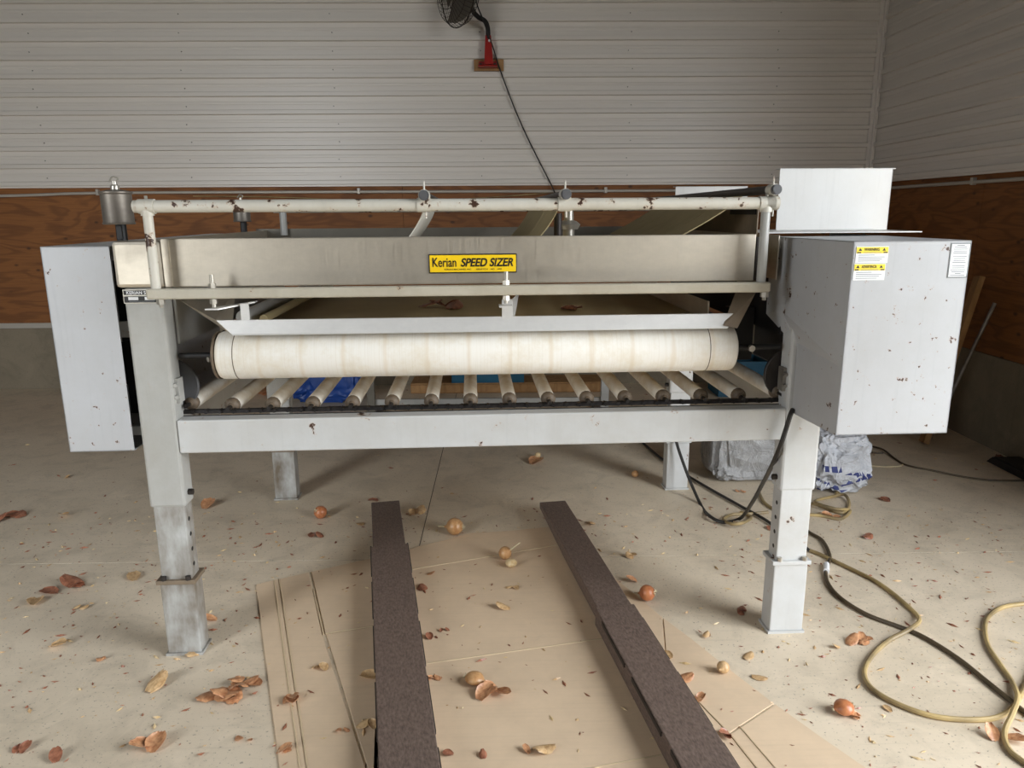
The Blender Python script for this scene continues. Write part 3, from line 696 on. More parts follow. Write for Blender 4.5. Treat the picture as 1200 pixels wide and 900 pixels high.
def onion(loc, r, mat, rot, label, stalk=0.6, roots=True, squash=1.0):
    root = empty('onion', loc); root.scale = (1, 1, squash)
    prof = [(0.0, -0.92), (0.22, -0.93), (0.55, -0.83), (0.85, -0.5), (1.0, 0.0), (0.93, 0.36), (0.70, 0.68), (0.40, 0.90), (0.20, 1.06), (0.13, 1.25), (0.0, 1.27)]
    M_ = Matrix.Translation((0, 0, r * 0.96)) @ Matrix.Rotation(rot[2], 4, 'Z') @ Matrix.Rotation(rot[0], 4, 'X')
    b = B().lathe([(a * r, h * r) for a, h in prof], (0, 0, 0), 24)
    for v in b.bm.verts:
        d = noise.noise(v.co * 30) * r * 0.03; v.co += v.co.normalized() * d if v.co.length else Vector()
    bmesh.ops.transform(b.bm, matrix=M_, verts=b.bm.verts); b.build('bulb', mat, root, True)
    if roots:
        t = B()
        rr = random.Random(int(loc[0] * 1000))
        for k in range(7):
            a = rr.uniform(0, 6.28); t.tube([M_ @ Vector((0.1 * r * math.cos(a), 0.1 * r * math.sin(a), -0.9 * r)), M_ @ Vector((0.22 * r * math.cos(a), 0.22 * r * math.sin(a), -1.05 * r)), M_ @ Vector((0.4 * r * math.cos(a + .4), 0.4 * r * math.sin(a + .4), -1.15 * r))], [0.0016, 0.0013, 0.0008], 5)
        t.build('roots', 'root', root)
    if stalk:
        p = [M_ @ Vector((0, 0, 1.2 * r)), M_ @ Vector((0.1 * r, 0.1 * r, (1.2 + stalk / 2) * r)), M_ @ Vector((0.4 * r, 0.2 * r, (1.2 + stalk) * r))]
        B().tube(smooth_path(p, 3), [r * 0.13] * 3 + [r * 0.09] * 3 + [r * 0.04], 6).build('stalk', 'root', root, True)
    return tag(root, label, 'onion')
onion(on_belt(1.27, 0.86, BT + 0.002), 0.034, 'onion_tan', (1.4, 0, 1), 'tan onion lying on the belt above the cream drum', 0.3)
husk('onion_skin', on_belt(0.97, 0.62, BT + 0.002), 0.10, 'husk_c', 5, 'dark dry onion skins on the belt below the name sign', None, 1.0, 4)
husk('onion_skin', on_belt(1.5, 0.5, BT + 0.002), 0.07, 'husk_c', 9, 'curled brown onion skin on the belt right of the hanger', None, 1.3, 3)

# ------------------------------------------------------------------ things behind the machine
st = empty('steel_stand', (-0.1, 5.2, 0)); tag(st, 'grey steel stand seen through the roller bed behind the machine', 'stand')
for sx in (-0.84, 0.84):
    lg_ = B().box(sx - 0.028, sx + 0.028, -0.06, -0.02, 0.03, 0.86).build('leg', 'darkpanel' if sx < 0 else 'greypaint', st, bevel=0.003)
    B().box(sx - 0.028, sx + 0.028, -0.14, 0.5, 0, 0.03).build('foot_bar', 'darkpanel', lg_, bevel=0.003)
B().box(-0.9, 0.9, -0.08, 0.56, 0.86, 0.90).build('top_frame', 'greypaint', st, bevel=0.003)
B().box(-0.87, 0.87, -0.03, -0.01, 0.16, 0.20).build('rail', 'greypaint', st)
def blob(name, loc, sx, sy, sz, mat, seed, amp=0.12, freq=2.5, label='', cat='', smoothen=True, e=0.55, sub=5):
    b = B(); bmesh.ops.create_icosphere(b.bm, subdivisions=sub, radius=1)
    for v in b.bm.verts:
        p = v.co.normalized()
        q = Vector([math.copysign(abs(c) ** e, c) for c in p])
        nrm_ = p
        d = 0.0
        for o_, (f_, a_) in enumerate(((freq, 1.0), (freq * 2.1, 0.6), (freq * 4.3, 0.35), (freq * 8.7, 0.16))):
            d += a_ * (1 - 2 * abs(noise.noise(p * f_ + Vector((seed, seed * 2, o_ * 7)))))
        q = q * (1 + amp * (d - 1.0))
        v.co = (q.x * sx / 2, q.y * sy / 2, q.z * sz / 2)
    zmin = min(v.co.z for v in b.bm.verts)
    for v in b.bm.verts: v.co.z = max(v.co.z - zmin - 0.03 * sz, 0.002)
    o = b.build(name, mat, None, smoothen); o.location = loc
    return tag(o, label, cat) if label else o
blob('tarp_bundle', (-1.42, 5.98, 0), 0.62, 0.35, 0.42, 'bluetarp', 3, 0.14, 2.0, 'crumpled blue tarp lying behind the roller bed near the back wall', 'tarp')
def crate(name, loc, sx, sy, sz, label):
    c = empty(name, loc); tag(c, label, 'crate')
    t = 0.012
    B().box(-sx / 2, sx / 2, -sy / 2, sy / 2, 0, t).box(-sx / 2, sx / 2, -sy / 2, -sy / 2 + t, t, sz).box(-sx / 2, sx / 2, sy / 2 - t, sy / 2, t, sz).box(-sx / 2, -sx / 2 + t, -sy / 2 + t, sy / 2 - t, t, sz).box(sx / 2 - t, sx / 2, -sy / 2 + t, sy / 2 - t, t, sz).build('body', 'teal', c, bevel=0.003)
    r = B()
    for s in (-1, 1): r.box(-sx / 2 - 0.012, sx / 2 + 0.012, s * (sy / 2 + 0.006) - 0.008, s * (sy / 2 + 0.006) + 0.008, sz - 0.03, sz).box(s * (sx / 2 + 0.006) - 0.008, s * (sx / 2 + 0.006) + 0.008, -sy / 2, sy / 2, sz - 0.03, sz)
    r.build('rim', 'teal', c, bevel=0.003)
crate('plastic_crate', (-0.12, 6.31, 0.09), 0.62, 0.30, 0.30, 'teal plastic crate resting on the pale plank at the back wall')
crate('plastic_crate', (2.0, 6.1, 0), 0.40, 0.32, 0.30, 'teal plastic crate seen through the gap right of the cream drum')
tag(B().box(-0.78, 0.86, 6.16, 6.46, 0, 0.09).box(-0.78, 0.86, 6.14, 6.16, 0.01, 0.08).build('timber_plank', 'board', None, bevel=0.004), 'pale timber plank flat on the floor at the back wall', 'plank')
for k, (px, py) in enumerate(((318, 463), (300, 460), (338, 460))):
    husk('onion_skin', fl(px, py), 0.16, 'husk_a', 70 + k, ('brown onion skin heap beside the blue tarp, %s' % ('middle one', 'left one', 'right one')[k]), 'skins beside the blue tarp', 1.2, 4)

# leaning plank and rod on the right wall
def lean(name, a, b, wdt, th, mat, label, cat):
    a, b = Vector(a), Vector(b); d = (b - a).normalized(); s = Vector((0.25, 1, 0)); s = (s - d * s.dot(d)).normalized(); n = d.cross(s)
    poly = [a - s * wdt / 2, a + s * wdt / 2, b + s * wdt / 2, b - s * wdt / 2]
    zmin = min(p.z for p in poly + [q + n * th for q in poly])
    up = Vector((0, 0, max(0, -zmin)))
    o = B().prism([p + up - a for p in poly], n * th).build(name, mat, None, bevel=0.003); o.location = a
    return tag(o, label, cat)
lean('leaning_plank', (2.80, 4.62, 0.0), (3.075, 4.70, 1.08), 0.10, 0.035, 'board', 'rough wooden plank leaning against the right wall', 'plank')
ro = B().cyl((0, 0, 0.012), (0.25, -0.09, 0.93), 0.012, 12).build('leaning_rod', 'worn', None, True); ro.location = (2.875, 4.71, 0)
tag(ro, 'thin grey metal rod leaning beside the wooden plank', 'rod')
bx = empty('black_ramp', (3.03, 4.07, 0)); tag(bx, 'low black plastic block on the floor beside the right wall', 'block')
B().prism([(-0.06, -0.28, 0), (-0.06, 0.20, 0), (-0.06, 0.15, 0.045), (-0.06, -0.28, 0.045)], (0.17, 0, 0)).build('block', 'black', bx, bevel=0.004)
B().box(-0.045, 0.09, -0.25, 0.12, 0.045, 0.05).build('top_pad', 'cable', bx, bevel=0.002)
husk('onion_skin', fl(1163, 540), 0.13, 'husk_c', 91, 'brown onion skin next to the low black block', None, 0.9, 2)

# bags behind the right leg
blob('plastic_sheet_bundle', (1.47, 4.10, 0), 0.54, 0.34, 0.36, 'bag', 11, 0.075, 2.6, 'crumpled silver plastic sheet bundle behind the bright white leg', 'plastic sheet', True, 0.34)
sk = empty('printed_sack', (1.84, 3.86, 0)); tag(sk, 'crumpled white sack with blue print right of the bright white leg', 'sack')
o = blob('sack_body', (0, 0, 0), 0.32, 0.28, 0.33, 'sack', 23, 0.15, 1.9, e=0.6); o.parent = sk
sm = o.data
sm.materials.append(MAT['sackblue'])
for p in sm.polygons:
    c = p.center; k = (c.z * 1.0 + 0.25 * c.x)
    f = math.sin(c.x * 160 + c.z * 40) + 0.8 * math.sin(c.z * 210)
    if (0.125 < k < 0.15 and f > -0.3) or (0.045 < (c.z - 0.45 * c.x) < 0.066 and f > -0.5) or (0.015 < (c.z + 0.5 * c.x) < 0.03 and f > -0.2): p.material_index = 1
o = blob('sack_neck', (0.0, -0.01, 0.27), 0.07, 0.07, 0.10, 'black', 5, 0.1, 2.0); o.parent = sk

# ------------------------------------------------------------------ cords and cables
def cord(name, pts, r, mat, label, cat='cord', z=None):
    P = smooth_path(pts, 8)
    o = B().tube([p for p in P], r, 8).build(name, mat, None, True)
    return tag(o, label, cat)
CR = 0.0082
def z3(X, Y, z=CR): return fl(760 + X / 2.648, 560 + Y / 2.648, z)
a = [(470, 215), (520, 232), (560, 250), (630, 283), (700, 318), (750, 352), (795, 390), (832, 425), (838, 448), (800, 475), (745, 505), (695, 550), (670, 600), (688, 648), (755, 693), (865, 735), (975, 750), (1075, 745), (1130, 712), (1165, 655), (1210, 560), (1290, 470)]
cord('extension_cord', [z3(x_, y_, CR + (0.017 if 790 < x_ < 842 and y_ > 440 and y_ < 480 else 0)) for x_, y_ in a], CR, 'cord_tan', 'long tan extension cord curving in a big loop right of the white leg')
b_ = [(478, 150), (500, 170), (540, 195), (563, 245), (550, 290), (560, 332), (600, 376), (680, 425), (790, 466), (860, 497), (960, 560), (1060, 640), (1165, 725), (1230, 775)]
cord('dark_extension_cord', [z3(x_, y_, CR) for x_, y_ in b_], CR * 0.95, 'cord_dark', 'dark brown cord running diagonally to the right edge under the tan loop')
c_ = [(1290, 380), (1165, 390), (1090, 405), (1047, 445), (1052, 515), (1090, 577), (1127, 632), (1145, 680), (1130, 730), (1105, 790), (1118, 842), (1165, 882), (1240, 930)]
cord('grey_tan_cord', [z3(x_, y_, CR + (0.018 if 640 < y_ < 745 else 0)) for x_, y_ in c_], CR, 'cord_tan', 'pale cord making an S bend at the right edge of the floor')
tp_ = B().cyl(z3(552, 268, 0.011), z3(552, 290, 0.011), 0.0125, 10).build('tape_wrap', 'paper', bpy.data.objects['dark_extension_cord'])
# black cable: leaves the front right leg, dips to the floor, climbs to the rear leg
def air(px, py, Y):
    d = fw + cr * ((px - 600) / FPX) - cu * ((py - 450) / FPX); t = Y / d.y
    return Vector((d.x * t, Y, EYE + d.z * t))
cb = [air(929, 480, 2.39), air(926, 487, 2.375), air(921, 503, 2.375), air(914, 524, 2.385), air(904, 547, 2.52), air(893, 568, 2.9), air(882, 588, 3.1)]
cb = [p for p in cb] + [fl(868, 607, 0.013), fl(848, 612, 0.013), fl(832, 605, 0.02), air(822, 593, 3.62), air(808, 562, 3.74), air(797, 532, 3.8), air(791, 512, 3.82), air(786, 490, 3.84)]
cord('black_cable', cb, 0.0085, 'cable', 'black power cable hanging from the front white leg down to the floor', 'cable')
cord('floor_cable', [fl(740, 508, 0.011), fl(757, 522, 0.011), fl(780, 541, 0.011), fl(820, 566, 0.011), fl(866, 592, 0.011), fl(895, 608, 0.011), fl(912, 620, 0.011), fl(930, 630, 0.011), fl(948, 645, 0.011)], 0.0075, 'cable', 'dark cable lying on the floor under the machine toward the white leg', 'cable')
cord('loop_cord', [fl(900, 600, .009), fl(880, 602, .009), fl(858, 603, .009), fl(848, 609, .009), fl(858, 614, .026), fl(872, 612, .03), fl(880, 606, .009), fl(868, 600, .009)], 0.008, 'cord_tan', 'small tan cord loop under the hanging black cable')
cord('coiled_cord', [fl(890, 578, .008), fl(897, 590, .008), fl(915, 598, .008), fl(950, 590, .008), fl(985, 601, .008), fl(995, 592, .008), fl(990, 580, .02), fl(975, 582, .008), fl(955, 588, .026), fl(978, 596, .026), fl(996, 598, .008), fl(985, 608, .008), fl(960, 604, .008), fl(930, 602, .008)], 0.008, 'cord_tan', 'tan cord coiled at the foot of the printed sack')
cord('cord_end', [fl(980, 578, .008), fl(988, 573, .008), fl(1003, 571, .008)], 0.008, 'cord_tan', 'short tan cord end sticking out beside the printed sack')
cord('thin_cord', [fl(1035, 531, .005), fl(1020, 530, .005), fl(1007, 525, .005), fl(1020, 523, .005), fl(1035, 527, .012), fl(1048, 537, .005), fl(1062, 545, .005), fl(1090, 551, .005), fl(1130, 559, .005), fl(1165, 563, .005), fl(1215, 563, .005)], 0.006, 'cord_dark', 'thin dark cord with a loop on the floor below the drive guard')
cord('stick', [fl(982, 536, .006), fl(996, 540, .006), fl(1010, 543, .006)], 0.008, 'black', 'short black stick on the floor behind the printed sack', 'stick')
cord('straw', [fl(1016, 545, .004), fl(1036, 547, .004), fl(1056, 546, .004)], 0.004, 'root', 'thin pale straw on the floor next to the black stick', 'straw')

# ------------------------------------------------------------------ cardboard
cbd = empty('flattened_carton', (-0.05, 2.4, 0)); tag(cbd, 'large flattened brown cardboard carton under the two steel forks', 'cardboard')
def panel(pts, z0=0.0, th=0.005, lift=None, name='panel'):
    b = B(); L = cbd.location
    P = [Vector((p[0] - L.x, p[1] - L.y, z0)) for p in pts]
    b.prism(P, (0, 0, th)); return b.build(name, 'card', cbd, bevel=0.0012)
A0, A1, A2 = (-1.03, 2.818), (-0.827, 2.925), (-0.591, 3.048)
def lerp(p, q, t): return (p[0] + (q[0] - p[0]) * t, p[1] + (q[1] - p[1]) * t)
BL, BR_ = (-0.40, 1.30), (1.25, 1.30)
TR = (0.235, 3.36)
f1 = lerp(A0, A1, 0.40)                               # crease of the left flap
s1, s2 = (-0.835, 2.918), (-0.70, 2.50)
E_ = 0.0025
panel([A0, (f1[0] - E_, f1[1]), (-0.385, 1.30), (-0.448, 1.30)], 0.0, name='flap')
panel([(f1[0] + E_, f1[1]), (-0.838, 2.92), (-0.665, 2.43), (-0.33, 1.62), (-0.24, 1.30), (-0.38, 1.30)], 0.0)
panel([(-0.826, 2.925), (-0.60, 3.04), (-0.43, 3.13), (-0.40, 2.55), (-0.47, 2.49), (-0.655, 2.44)], 0.0)
panel([(-0.650, 2.435), (-0.468, 2.486), (-0.397, 2.546), (-0.30, 1.30), (-0.235, 1.30), (-0.325, 1.62)], 0.0)
panel([(-0.428, 3.13), (-0.39, 3.165), (-0.27, 3.225), (-0.16, 3.300), (0.02, 3.318), (0.232, 3.362), (0.315, 3.18), (-0.41, 2.93)], 0.0)
panel([(-0.409, 2.926), (0.316, 3.176), (0.40, 2.985), (0.43, 2.40), (-0.385, 2.22)], 0.0)
panel([(-0.385, 2.216), (0.43, 2.396), (0.465, 1.80), (-0.35, 1.62)], 0.0)
panel([(-0.35, 1.616), (0.465, 1.796), (0.49, 1.30), (-0.298, 1.30)], 0.0)
panel([(0.403, 2.98), (0.500, 2.76), (0.60, 2.52), (0.545, 2.20), (0.435, 2.39)], 0.0)
panel([(0.603, 2.515), (0.67, 2.38), (0.764, 2.168), (0.84, 2.01), (0.66, 1.88), (0.548, 2.196)], 0.0)
panel([(0.843, 2.005), (0.92, 1.86), (1.0, 1.72), (1.22, 1.30), (0.80, 1.30), (0.663, 1.874)], 0.0, name='flap')
panel([(0.436, 2.385), (0.543, 2.194), (0.657, 1.876), (0.795, 1.30), (0.494, 1.30), (0.468, 1.80)], 0.0)
# creases: shallow ridges pressed into the board
for p, q in (((-0.41, 2.928), (0.315, 3.178)), ((-0.385, 2.218), (0.43, 2.398)), ((-0.35, 1.618), (0.465, 1.798)), ((-0.945, 2.86), (-0.382, 1.30)), ((-0.965, 2.85), (-0.402, 1.30)), ((0.545, 2.196), (0.66, 1.876)), ((0.66, 1.876), (0.798, 1.30)), ((0.70, 1.905), (0.86, 1.30)), ((-0.78, 2.77), (-0.66, 2.435)), ((-0.655, 2.44), (-0.47, 2.49))):
    L = cbd.location
    a_ = Vector((p[0] - L.x, p[1] - L.y, 0.0046)); q_ = Vector((q[0] - L.x, q[1] - L.y, 0.0046))
    B().tube([a_, (a_ + q_) / 2, q_], 0.0028, 6).build('crease', 'cardedge', cbd, True)

# ------------------------------------------------------------------ forks
def fork(tip, near, w_tip, w_sl, sleeve_at, label):
    tip, near = Vector((*tip, 0)), Vector((*near, 0)); d = (near - tip).normalized(); ln = (near - tip).length
    root = empty('lift_fork', (near.x, near.y, 0.0055)); root.rotation_euler = (0, 0, math.atan2(-d.y, -d.x) - math.pi / 2)
    tag(root, label, 'fork', 'steel forks on the cardboard')
    h = 0.072
    # local y runs from near (0) to tip (ln)
    B().prism([(-w_tip / 2, ln, 0.035), (-w_tip / 2, ln, h - 0.004), (-w_tip / 2, 0.2, h - 0.004), (-w_tip / 2, 0.2, 0.012), (-w_tip / 2, ln - 0.5, 0.015)], (w_tip, 0, 0)).build('blade', 'fork', root, bevel=0.004)
    e = ln - sleeve_at
    s = B().box(-w_sl / 2, w_sl / 2, 0, e, h - 0.006, h).box(-w_sl / 2, -w_sl / 2 + 0.006, 0, e, 0.0, h - 0.006).box(w_sl / 2 - 0.006, w_sl / 2, 0, e, 0.0, h - 0.006).build('sleeve', 'fork', root, bevel=0.003)
    k = 0
    while 0.1 + k * 0.33 < e - 0.1:
        for sx in (-1, 1):
            B().box(sx * w_sl / 2 - 0.0035, sx * w_sl / 2 + 0.0035, 0.04 + k * 0.33, 0.30 + k * 0.33, 0.052, h - 0.003).build('weld_strip', 'darksteel', s, bevel=0.002)
        k += 1
    return root
fork((-0.601, 3.546), (-0.15, 1.12), 0.142, 0.160, 0.53, 'dark steel fork lying on the cardboard, the left one, with scratched smooth top')
fork((0.2515, 3.521), (0.623, 1.12), 0.134, 0.150, 1.05, 'dark steel fork lying on the cardboard, the right one, with rough pitted top')

# ------------------------------------------------------------------ onions and skins on the floor
onion(fl(376, 607), 0.033, 'onion_orange', (2.2, 0, 2.6), 'orange onion left of the left fork tip', 0.9)
onion(fl(533, 626), 0.042, 'onion_tan', (1.7, 0, -1.9), 'largest tan onion between the two fork tips', 0.7)
onion(fl(592, 655, 0.006), 0.030, 'onion_tan', (0.9, 0, 0.9), 'tan onion with long pale stalk on the top edge of the cardboard', 2.2)
onion(fl(744, 559), 0.021, 'onion_tan', (1.2, 0, 0.3), 'small tan onion on the shaded floor under the machine', 0.0)
onion(fl(758, 703, 0.006), 0.032, 'onion_orange', (1.9, 0, -2.2), 'orange onion beside the right fork at the cardboard edge', 0.4)
onion(fl(630, 537), 0.020, 'onion_pale', (1.2, 0, 2.3), 'small pale onion lying in brown skin under the front beam', 0.0)
onion(fl(599, 664, 0.006), 0.026, 'onion_pale', (1.5, 0, 0.5), 'shrivelled pale onion touching the stalked onion on the cardboard', 0.0, True, 0.7)
onion(fl(556, 800, 0.006), 0.032, 'onion_tan', (1.7, 0, 1.2), 'flattened tan onion beside the big skin cluster in the cardboard middle', 0.0, True, 0.55)
onion(fl(988, 836), 0.030, 'onion_orange', (1.6, 0, -1.4), 'red brown onion on bare concrete left of the tan cord loop', 0.2, True, 0.75)
onion(fl(847, 788, 0.006), 0.021, 'husk_b', (1.5, 0, -0.8), 'small broken onion near the right edge of the cardboard', 0.0)
H = [
 (590, 713, 0.075, 'husk_b', 1, 0.005, 'pale boat shaped onion skin alone on the cardboard middle'),
 (603, 688, 0.055, 'husk_b', 2, 0.005, 'small tan onion skin above the boat shaped skin'),
 (576, 810, 0.100, 'husk_a', 5, 0.005, 'star shaped cluster of orange onion skins in the cardboard middle'),
 (638, 876, 0.080, 'husk_b', 3, 0.005, 'pale onion skin cluster near the bottom of the cardboard'),
 (617, 880, 0.035, 'husk_a', 1, 0.005, 'small orange skin left of the pale bottom cluster'),
 (495, 690, 0.060, 'husk_c', 1, 0.005, 'red cup of onion skin leaning on the left fork'),
 (505, 673, 0.045, 'husk_a', 1, 0.005, 'small orange skin above the red cup by the left fork'),
 (508, 794, 0.050, 'husk_a', 3, 0.005, 'torn orange skin against the left fork side lower down'),
 (503, 747, 0.040, 'husk_c', 1, 0.005, 'dark red skin scrap beside the middle of the left fork'),
 (520, 738, 0.035, 'husk_c', 2, 0.005, 'brown skin scrap a little right of the left fork'),
 (525, 884, 0.035, 'husk_c', 1, 0.005, 'red skin flake by the left fork near the bottom edge'),
 (566, 886, 0.030, 'husk_c', 1, 0.005, 'red skin flake at the bottom between the forks'),
 (268, 812, 0.150, 'husk_a', 6, 0.0, 'large heap of orange onion skins left of the cardboard'),
 (292, 800, 0.100, 'husk_a', 4, 0.0, 'orange skins at the right end of the large heap'),
 (340, 822, 0.065, 'husk_a', 3, 0.005, 'orange skin clump on the left edge of the cardboard'),
 (375, 782, 0.050, 'husk_b', 3, 0.005, 'tan crumpled skin ball on the cardboard left flap'),
 (433, 793, 0.060, 'husk_b', 1, 0.005, 'twisted tan skin touching the left side of the left fork'),
 (432, 848, 0.070, 'husk_b', 2, 0.005, 'shaded tan skin at the left side of the left fork, lower'),
 (400, 856, 0.045, 'husk_a', 2, 0.005, 'pinkish skin tuft low on the cardboard left flap'),
 (288, 868, 0.055, 'husk_a', 2, 0.0, 'small red orange skin clump below the large heap'),
 (340, 877, 0.065, 'husk_a', 3, 0.0, 'orange skin clump at the bottom left edge of the cardboard'),
 (243, 728, 0.085, 'husk_a', 1, 0.0, 'orange skin standing against the back of the grey front leg'),
 (243, 748, 0.050, 'husk_c', 2, 0.0, 'dark red skin behind the grey front leg foot'),
 (228, 766, 0.070, 'husk_b', 1, 0.0, 'tan skin strip on the grey front leg base plate'),
 (157, 676, 0.105, 'husk_b', 1, 0.0, 'pointed tan onion skin left of the grey front leg'),
 (74, 689, 0.140, 'husk_c', 3, 0.0, 'long reddish skin streak on the floor left of the pointed tan skin'),
 (42, 706, 0.080, 'husk_b', 1, 0.0, 'tan curled skin near the left picture edge'),
 (98, 711, 0.060, 'husk_b', 2, 0.0, 'dull brown skin below the long reddish streak'),
 (68, 758, 0.060, 'husk_b', 1, 0.0, 'pinkish tan skin on the open floor at far left'),
 (117, 775, 0.045, 'husk_a', 2, 0.0, 'small dark orange skin left of the leaf shaped skin'),
 (184, 804, 0.085, 'husk_b', 1, 0.0, 'leaf shaped tan skin below the grey front leg'),
 (172, 877, 0.085, 'husk_a', 2, 0.0, 'orange brown skin at the bottom left of the floor'),
 (66, 888, 0.060, 'husk_c', 1, 0.0, 'red skin at the very bottom left'),
 (28, 880, 0.055, 'husk_c', 2, 0.0, 'dark red double skin in the bottom left corner'),
 (8, 608, 0.130, 'husk_c', 3, 0.0, 'dark skin scraps at the left picture edge in the shade'),
 (75, 606, 0.075, 'husk_b', 1, 0.0, 'single tan skin on the shaded floor far left'),
 (77, 560, 0.050, 'husk_b', 2, 0.0, 'pale bit of skin on the shaded floor near the chain guard'),
 (245, 593, 0.090, 'husk_a', 1, 0.0, 'flat orange skin under the machine right of the grey leg'),
 (372, 627, 0.085, 'husk_c', 2, 0.0, 'dark red skin with white scrap below the orange onion'),
 (490, 602, 0.100, 'husk_b', 3, 0.0, 'tan crumpled skin right of the left fork tip'),
 (433, 586, 0.075, 'husk_c', 2, 0.0, 'dark skin just behind the left fork tip'),
 (422, 615, 0.045, 'husk_b', 1, 0.0, 'small skin in the shadow left of the left fork'),
 (531, 580, 0.045, 'husk_b', 2, 0.0, 'small brown skin on the floor behind the largest tan onion'),
 (628, 541, 0.110, 'husk_a', 1, 0.0, 'brown skin under the small pale onion below the front beam'),
 (735, 653, 0.075, 'husk_b', 2, 0.0, 'pale skin on the floor joint right of the right fork'),
 (692, 615, 0.085, 'husk_b', 1, 0.0, 'white papery skin right of the right fork tip'),
 (740, 682, 0.045, 'husk_a', 1, 0.0, 'small pinkish skin above the orange onion by the right fork'),
 (825, 746, 0.055, 'husk_b', 2, 0.005, 'tan skin on the upper right edge of the cardboard'),
 (803, 796, 0.055, 'husk_a', 1, 0.005, 'orange skin touching the right side of the right fork'),
 (822, 821, 0.060, 'husk_a', 2, 0.005, 'orange skin pair lower along the right fork'),
 (850, 862, 0.055, 'husk_c', 2, 0.005, 'red star shaped skin low beside the right fork'),
 (782, 768, 0.050, 'husk_b', 1, 0.005, 'tan skin scrap on the cardboard left of the right fork'),
 (890, 795, 0.050, 'husk_b', 1, 0.0, 'tan skin on the right cardboard edge'),
 (877, 770, 0.050, 'husk_b', 1, 0.0, 'pale skin on the concrete below the bright white leg'),
 (1008, 749, 0.095, 'husk_a', 4, 0.0, 'orange skin heap on bare concrete inside the cord area'),
 (980, 759, 0.040, 'husk_b', 1, 0.0, 'small tan chip left of the orange skin heap'),
 (1002, 836, 0.065, 'husk_a', 2, 0.0, 'peeled skin hanging off the red brown onion'),
 (1040, 831, 0.040, 'husk_b', 1, 0.0, 'small triangular skin right of the red brown onion'),
 (1176, 868, 0.090, 'husk_a', 2, 0.0, 'pinkish skin strip inside the S bend cord'),
 (866, 577, 0.070, 'husk_a', 2, 0.0, 'orange skin in front of the silver plastic bundle'),
 (979, 607, 0.090, 'husk_a', 2, 0.0, 'orange skin under the coiled cord by the printed sack'),
 (1020, 628, 0.085, 'husk_c', 2, 0.0, 'brown skin on the floor right of the bright white leg'),
 (902, 620, 0.050, 'husk_c', 1, 0.0, 'red skin behind the bright white leg'),
 (863, 717, 0.060, 'husk_c', 2, 0.0, 'dark skin in the shadow of the bright white leg'),
 (1036, 586, 0.070, 'husk_c', 1, 0.0, 'thin dark skin on the floor below the drive guard'),
]
for i, (px, py, s, m_, n_, z_, lab) in enumerate(H):
    husk('onion_skin', fl(px, py, z_ + 0.0005), s * 0.78, m_, 200 + i, lab, None, 1.0, n_)
# crumbs: too small and too many to count
rnd = random.Random(12); cr_b = {'husk_b': B(), 'husk_c': B(), 'onion_pale': B()}
for i in range(2900):
    if i < 2200: x_, y_ = rnd.uniform(-2.4, 2.6), rnd.uniform(1.4, 3.6)
    else: x_, y_ = rnd.uniform(-4.0, 3.0), rnd.uniform(1.4, 6.3)
    m_ = rnd.choice(('husk_c', 'husk_c', 'husk_b', 'onion_pale'))
    on_card = -0.9 < x_ < 0.9 and y_ < 3.1
    if on_card and rnd.random() < 0.6: continue
    z_ = 0.0055 if on_card else 0.0005
    s = rnd.choice((0.004, 0.005, 0.006, 0.008, 0.012)); a = rnd.uniform(0, 6.28); e = rnd.uniform(1, 3.2)
    ux = Vector((math.cos(a), math.sin(a), 0)) * s * e / 1.6; uy = Vector((-math.sin(a), math.cos(a), 0)) * s * 0.5
    c = Vector((x_, y_, z_)); b = cr_b[m_].bm
    vs = [b.verts.new(c + p) for p in (-ux + Vector((0, 0, rnd.uniform(0, 0.003))), -uy, ux + Vector((0, 0, rnd.uniform(0, 0.003))), uy, Vector((0, 0, s * rnd.uniform(0.2, 0.6))))]
    for q in range(4): b.faces.new((vs[q], vs[(q + 1) % 4], vs[4]))
for k, (m_, b) in enumerate(cr_b.items()):
    o = b.build('skin_crumbs', m_, None); o['kind'] = 'stuff'
    tag(o, ('tan onion skin crumbs scattered over the floor', 'dark brown onion skin crumbs scattered over the floor', 'pale onion root crumbs scattered over the floor')[k], 'crumbs')

# ------------------------------------------------------------------ wall fan
fan = empty('wall_fan', (-0.08, YB - 0.02, 2.64)); tag(fan, 'caged wall fan with red bracket on the back wall siding', 'fan')
F0 = Vector(fan.location)
def L_(p): return Vector(p) - F0
B().box(-0.125, 0.118, -0.012, 0.012, 0.0, 0.088).build('mount_board', 'board', fan, bevel=0.003)
B().box(-0.085, 0.06, -0.03, -0.012, 0.022, 0.07).prism([(-0.04, -0.10, 0.035), (0.035, -0.10, 0.035), (0.018, -0.075, 0.26), (-0.028, -0.075, 0.26)], (0, 0.09, 0)).box(-0.09, 0.065, -0.11, -0.012, 0.018, 0.03).build('bracket', 'redpaint', fan, bevel=0.006)
for bxx in (-0.07, 0.045): B().cyl((bxx, -0.03, 0.045), (bxx, -0.037, 0.045), 0.011, 8).build('bolt', 'darksteel', fan)
B().cyl((0.003, -0.085, 0.21), (0.003, -0.118, 0.21), 0.007, 8).build('clamp_screw', 'paper', fan)
arm = [(-0.005, -0.06, 0.22), (-0.008, -0.07, 0.31), (-0.03, -0.10, 0.355), (-0.08, -0.14, 0.375), (-0.12, -0.18, 0.41), (-0.135, -0.20, 0.48), (-0.135, -0.21, 0.56)]
B().tube(smooth_path(arm, 5), 0.019, 12).build('arm', 'black', fan, True)
C0 = Vector((-0.225, -0.30, 0.565)); AX = Vector((-0.87, -0.5, 0.0)).normalized(); SX = AX.cross(Vector((0, 0, 1))).normalized(); UPV = Vector((0, 0, 1))
cg = B(); RC = 0.30
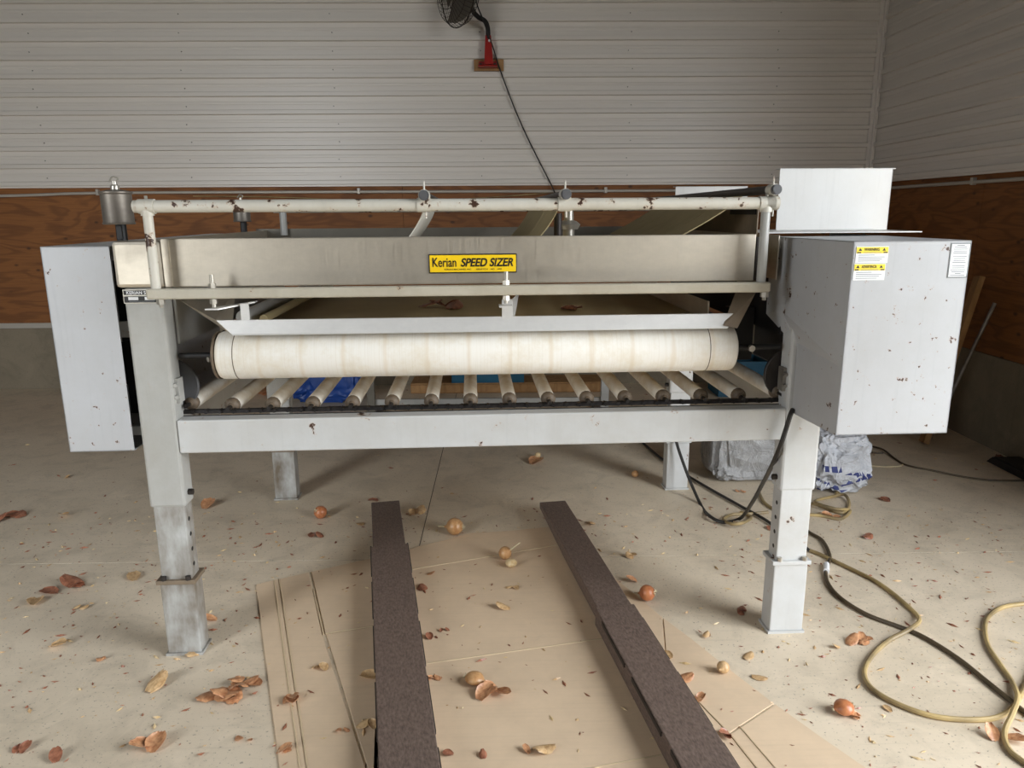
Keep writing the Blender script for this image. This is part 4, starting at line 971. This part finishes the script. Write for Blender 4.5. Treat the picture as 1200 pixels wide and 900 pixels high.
def ring(r, h, n=44, th=0.0022): cg.tube([C0 + AX * h + (SX * math.cos(2 * math.pi * k / n) + UPV * math.sin(2 * math.pi * k / n)) * r for k in range(n)], th, 5, True)
for r, h in ((RC, 0.0), (RC * 0.9, 0.055), (RC * 0.6, 0.085), (RC * 0.3, 0.095), (RC * 0.9, -0.055), (RC * 0.6, -0.085), (RC * 0.3, -0.095)): ring(r, h)
ring(RC, 0, 44, 0.005)
for k in range(48):
    a = 2 * math.pi * k / 48; d = SX * math.cos(a) + UPV * math.sin(a)
    cg.tube([C0 + AX * h + d * r for r, h in ((0.06, 0.098), (RC * .6, 0.085), (RC * .9, 0.055), (RC, 0), (RC * .9, -0.055), (RC * .6, -0.085), (0.06, -0.098))], 0.0017, 4)
cg.build('cage', 'fanwire', fan, True)
for k in range(3):
    g = []
    for i in range(6):
        r = 0.05 + 0.22 * i / 5; row = []
        for j in range(5):
            a = 2.1 * k + 0.3 + (j / 4 - 0.5) * 1.3 * (0.75 + 0.3 * i / 5)
            row.append(C0 + (SX * math.cos(a) + UPV * math.sin(a)) * r + AX * (0.035 * (j / 2 - 1)))
        g.append(row)
    B().quadsheet(g, 0.003).build('blade', 'fanblade', fan, True)
B().cyl(C0 - AX * 0.04, C0 + AX * 0.05, 0.05, 20).build('hub', 'fanblade', fan, True)
B().cyl(C0 - AX * 0.09, C0 - AX * 0.25, 0.075, 20).build('motor', 'black', fan, True)
B().cyl(C0 - AX * 0.17 - UPV * 0.02, Vector(arm[-1]), 0.02, 12).build('pivot', 'black', fan, True)
for k, (px, zt) in enumerate(((-0.075, 0.495), (-0.03, 0.485))):
    B().tube([(px, -0.24, 0.70), (px, -0.24, zt)], 0.004, 6).cyl((px, -0.24, zt + 0.03), (px, -0.24, zt), 0.007, 8).build('pull_chain', 'black', fan)
B().box(-0.10, 0.0, -0.28, -0.20, 0.60, 0.72).build('switch_box', 'black', fan, bevel=0.008)
B().tube(smooth_path([(-0.11, -0.20, 0.60), (-0.09, -0.2, 0.46), (-0.045, -0.14, 0.36), (0.02, -0.08, 0.20), (0.05, -0.035, 0.12), (0.09, -0.025, 0.0), (0.2, -0.022, -0.28), (0.31, -0.022, -0.52), (0.44, -0.022, -0.77), (0.52, -0.022, -0.92), (0.58, -0.022, -1.05)], 5), 0.006, 6).build('power_cord', 'cable', fan, True)
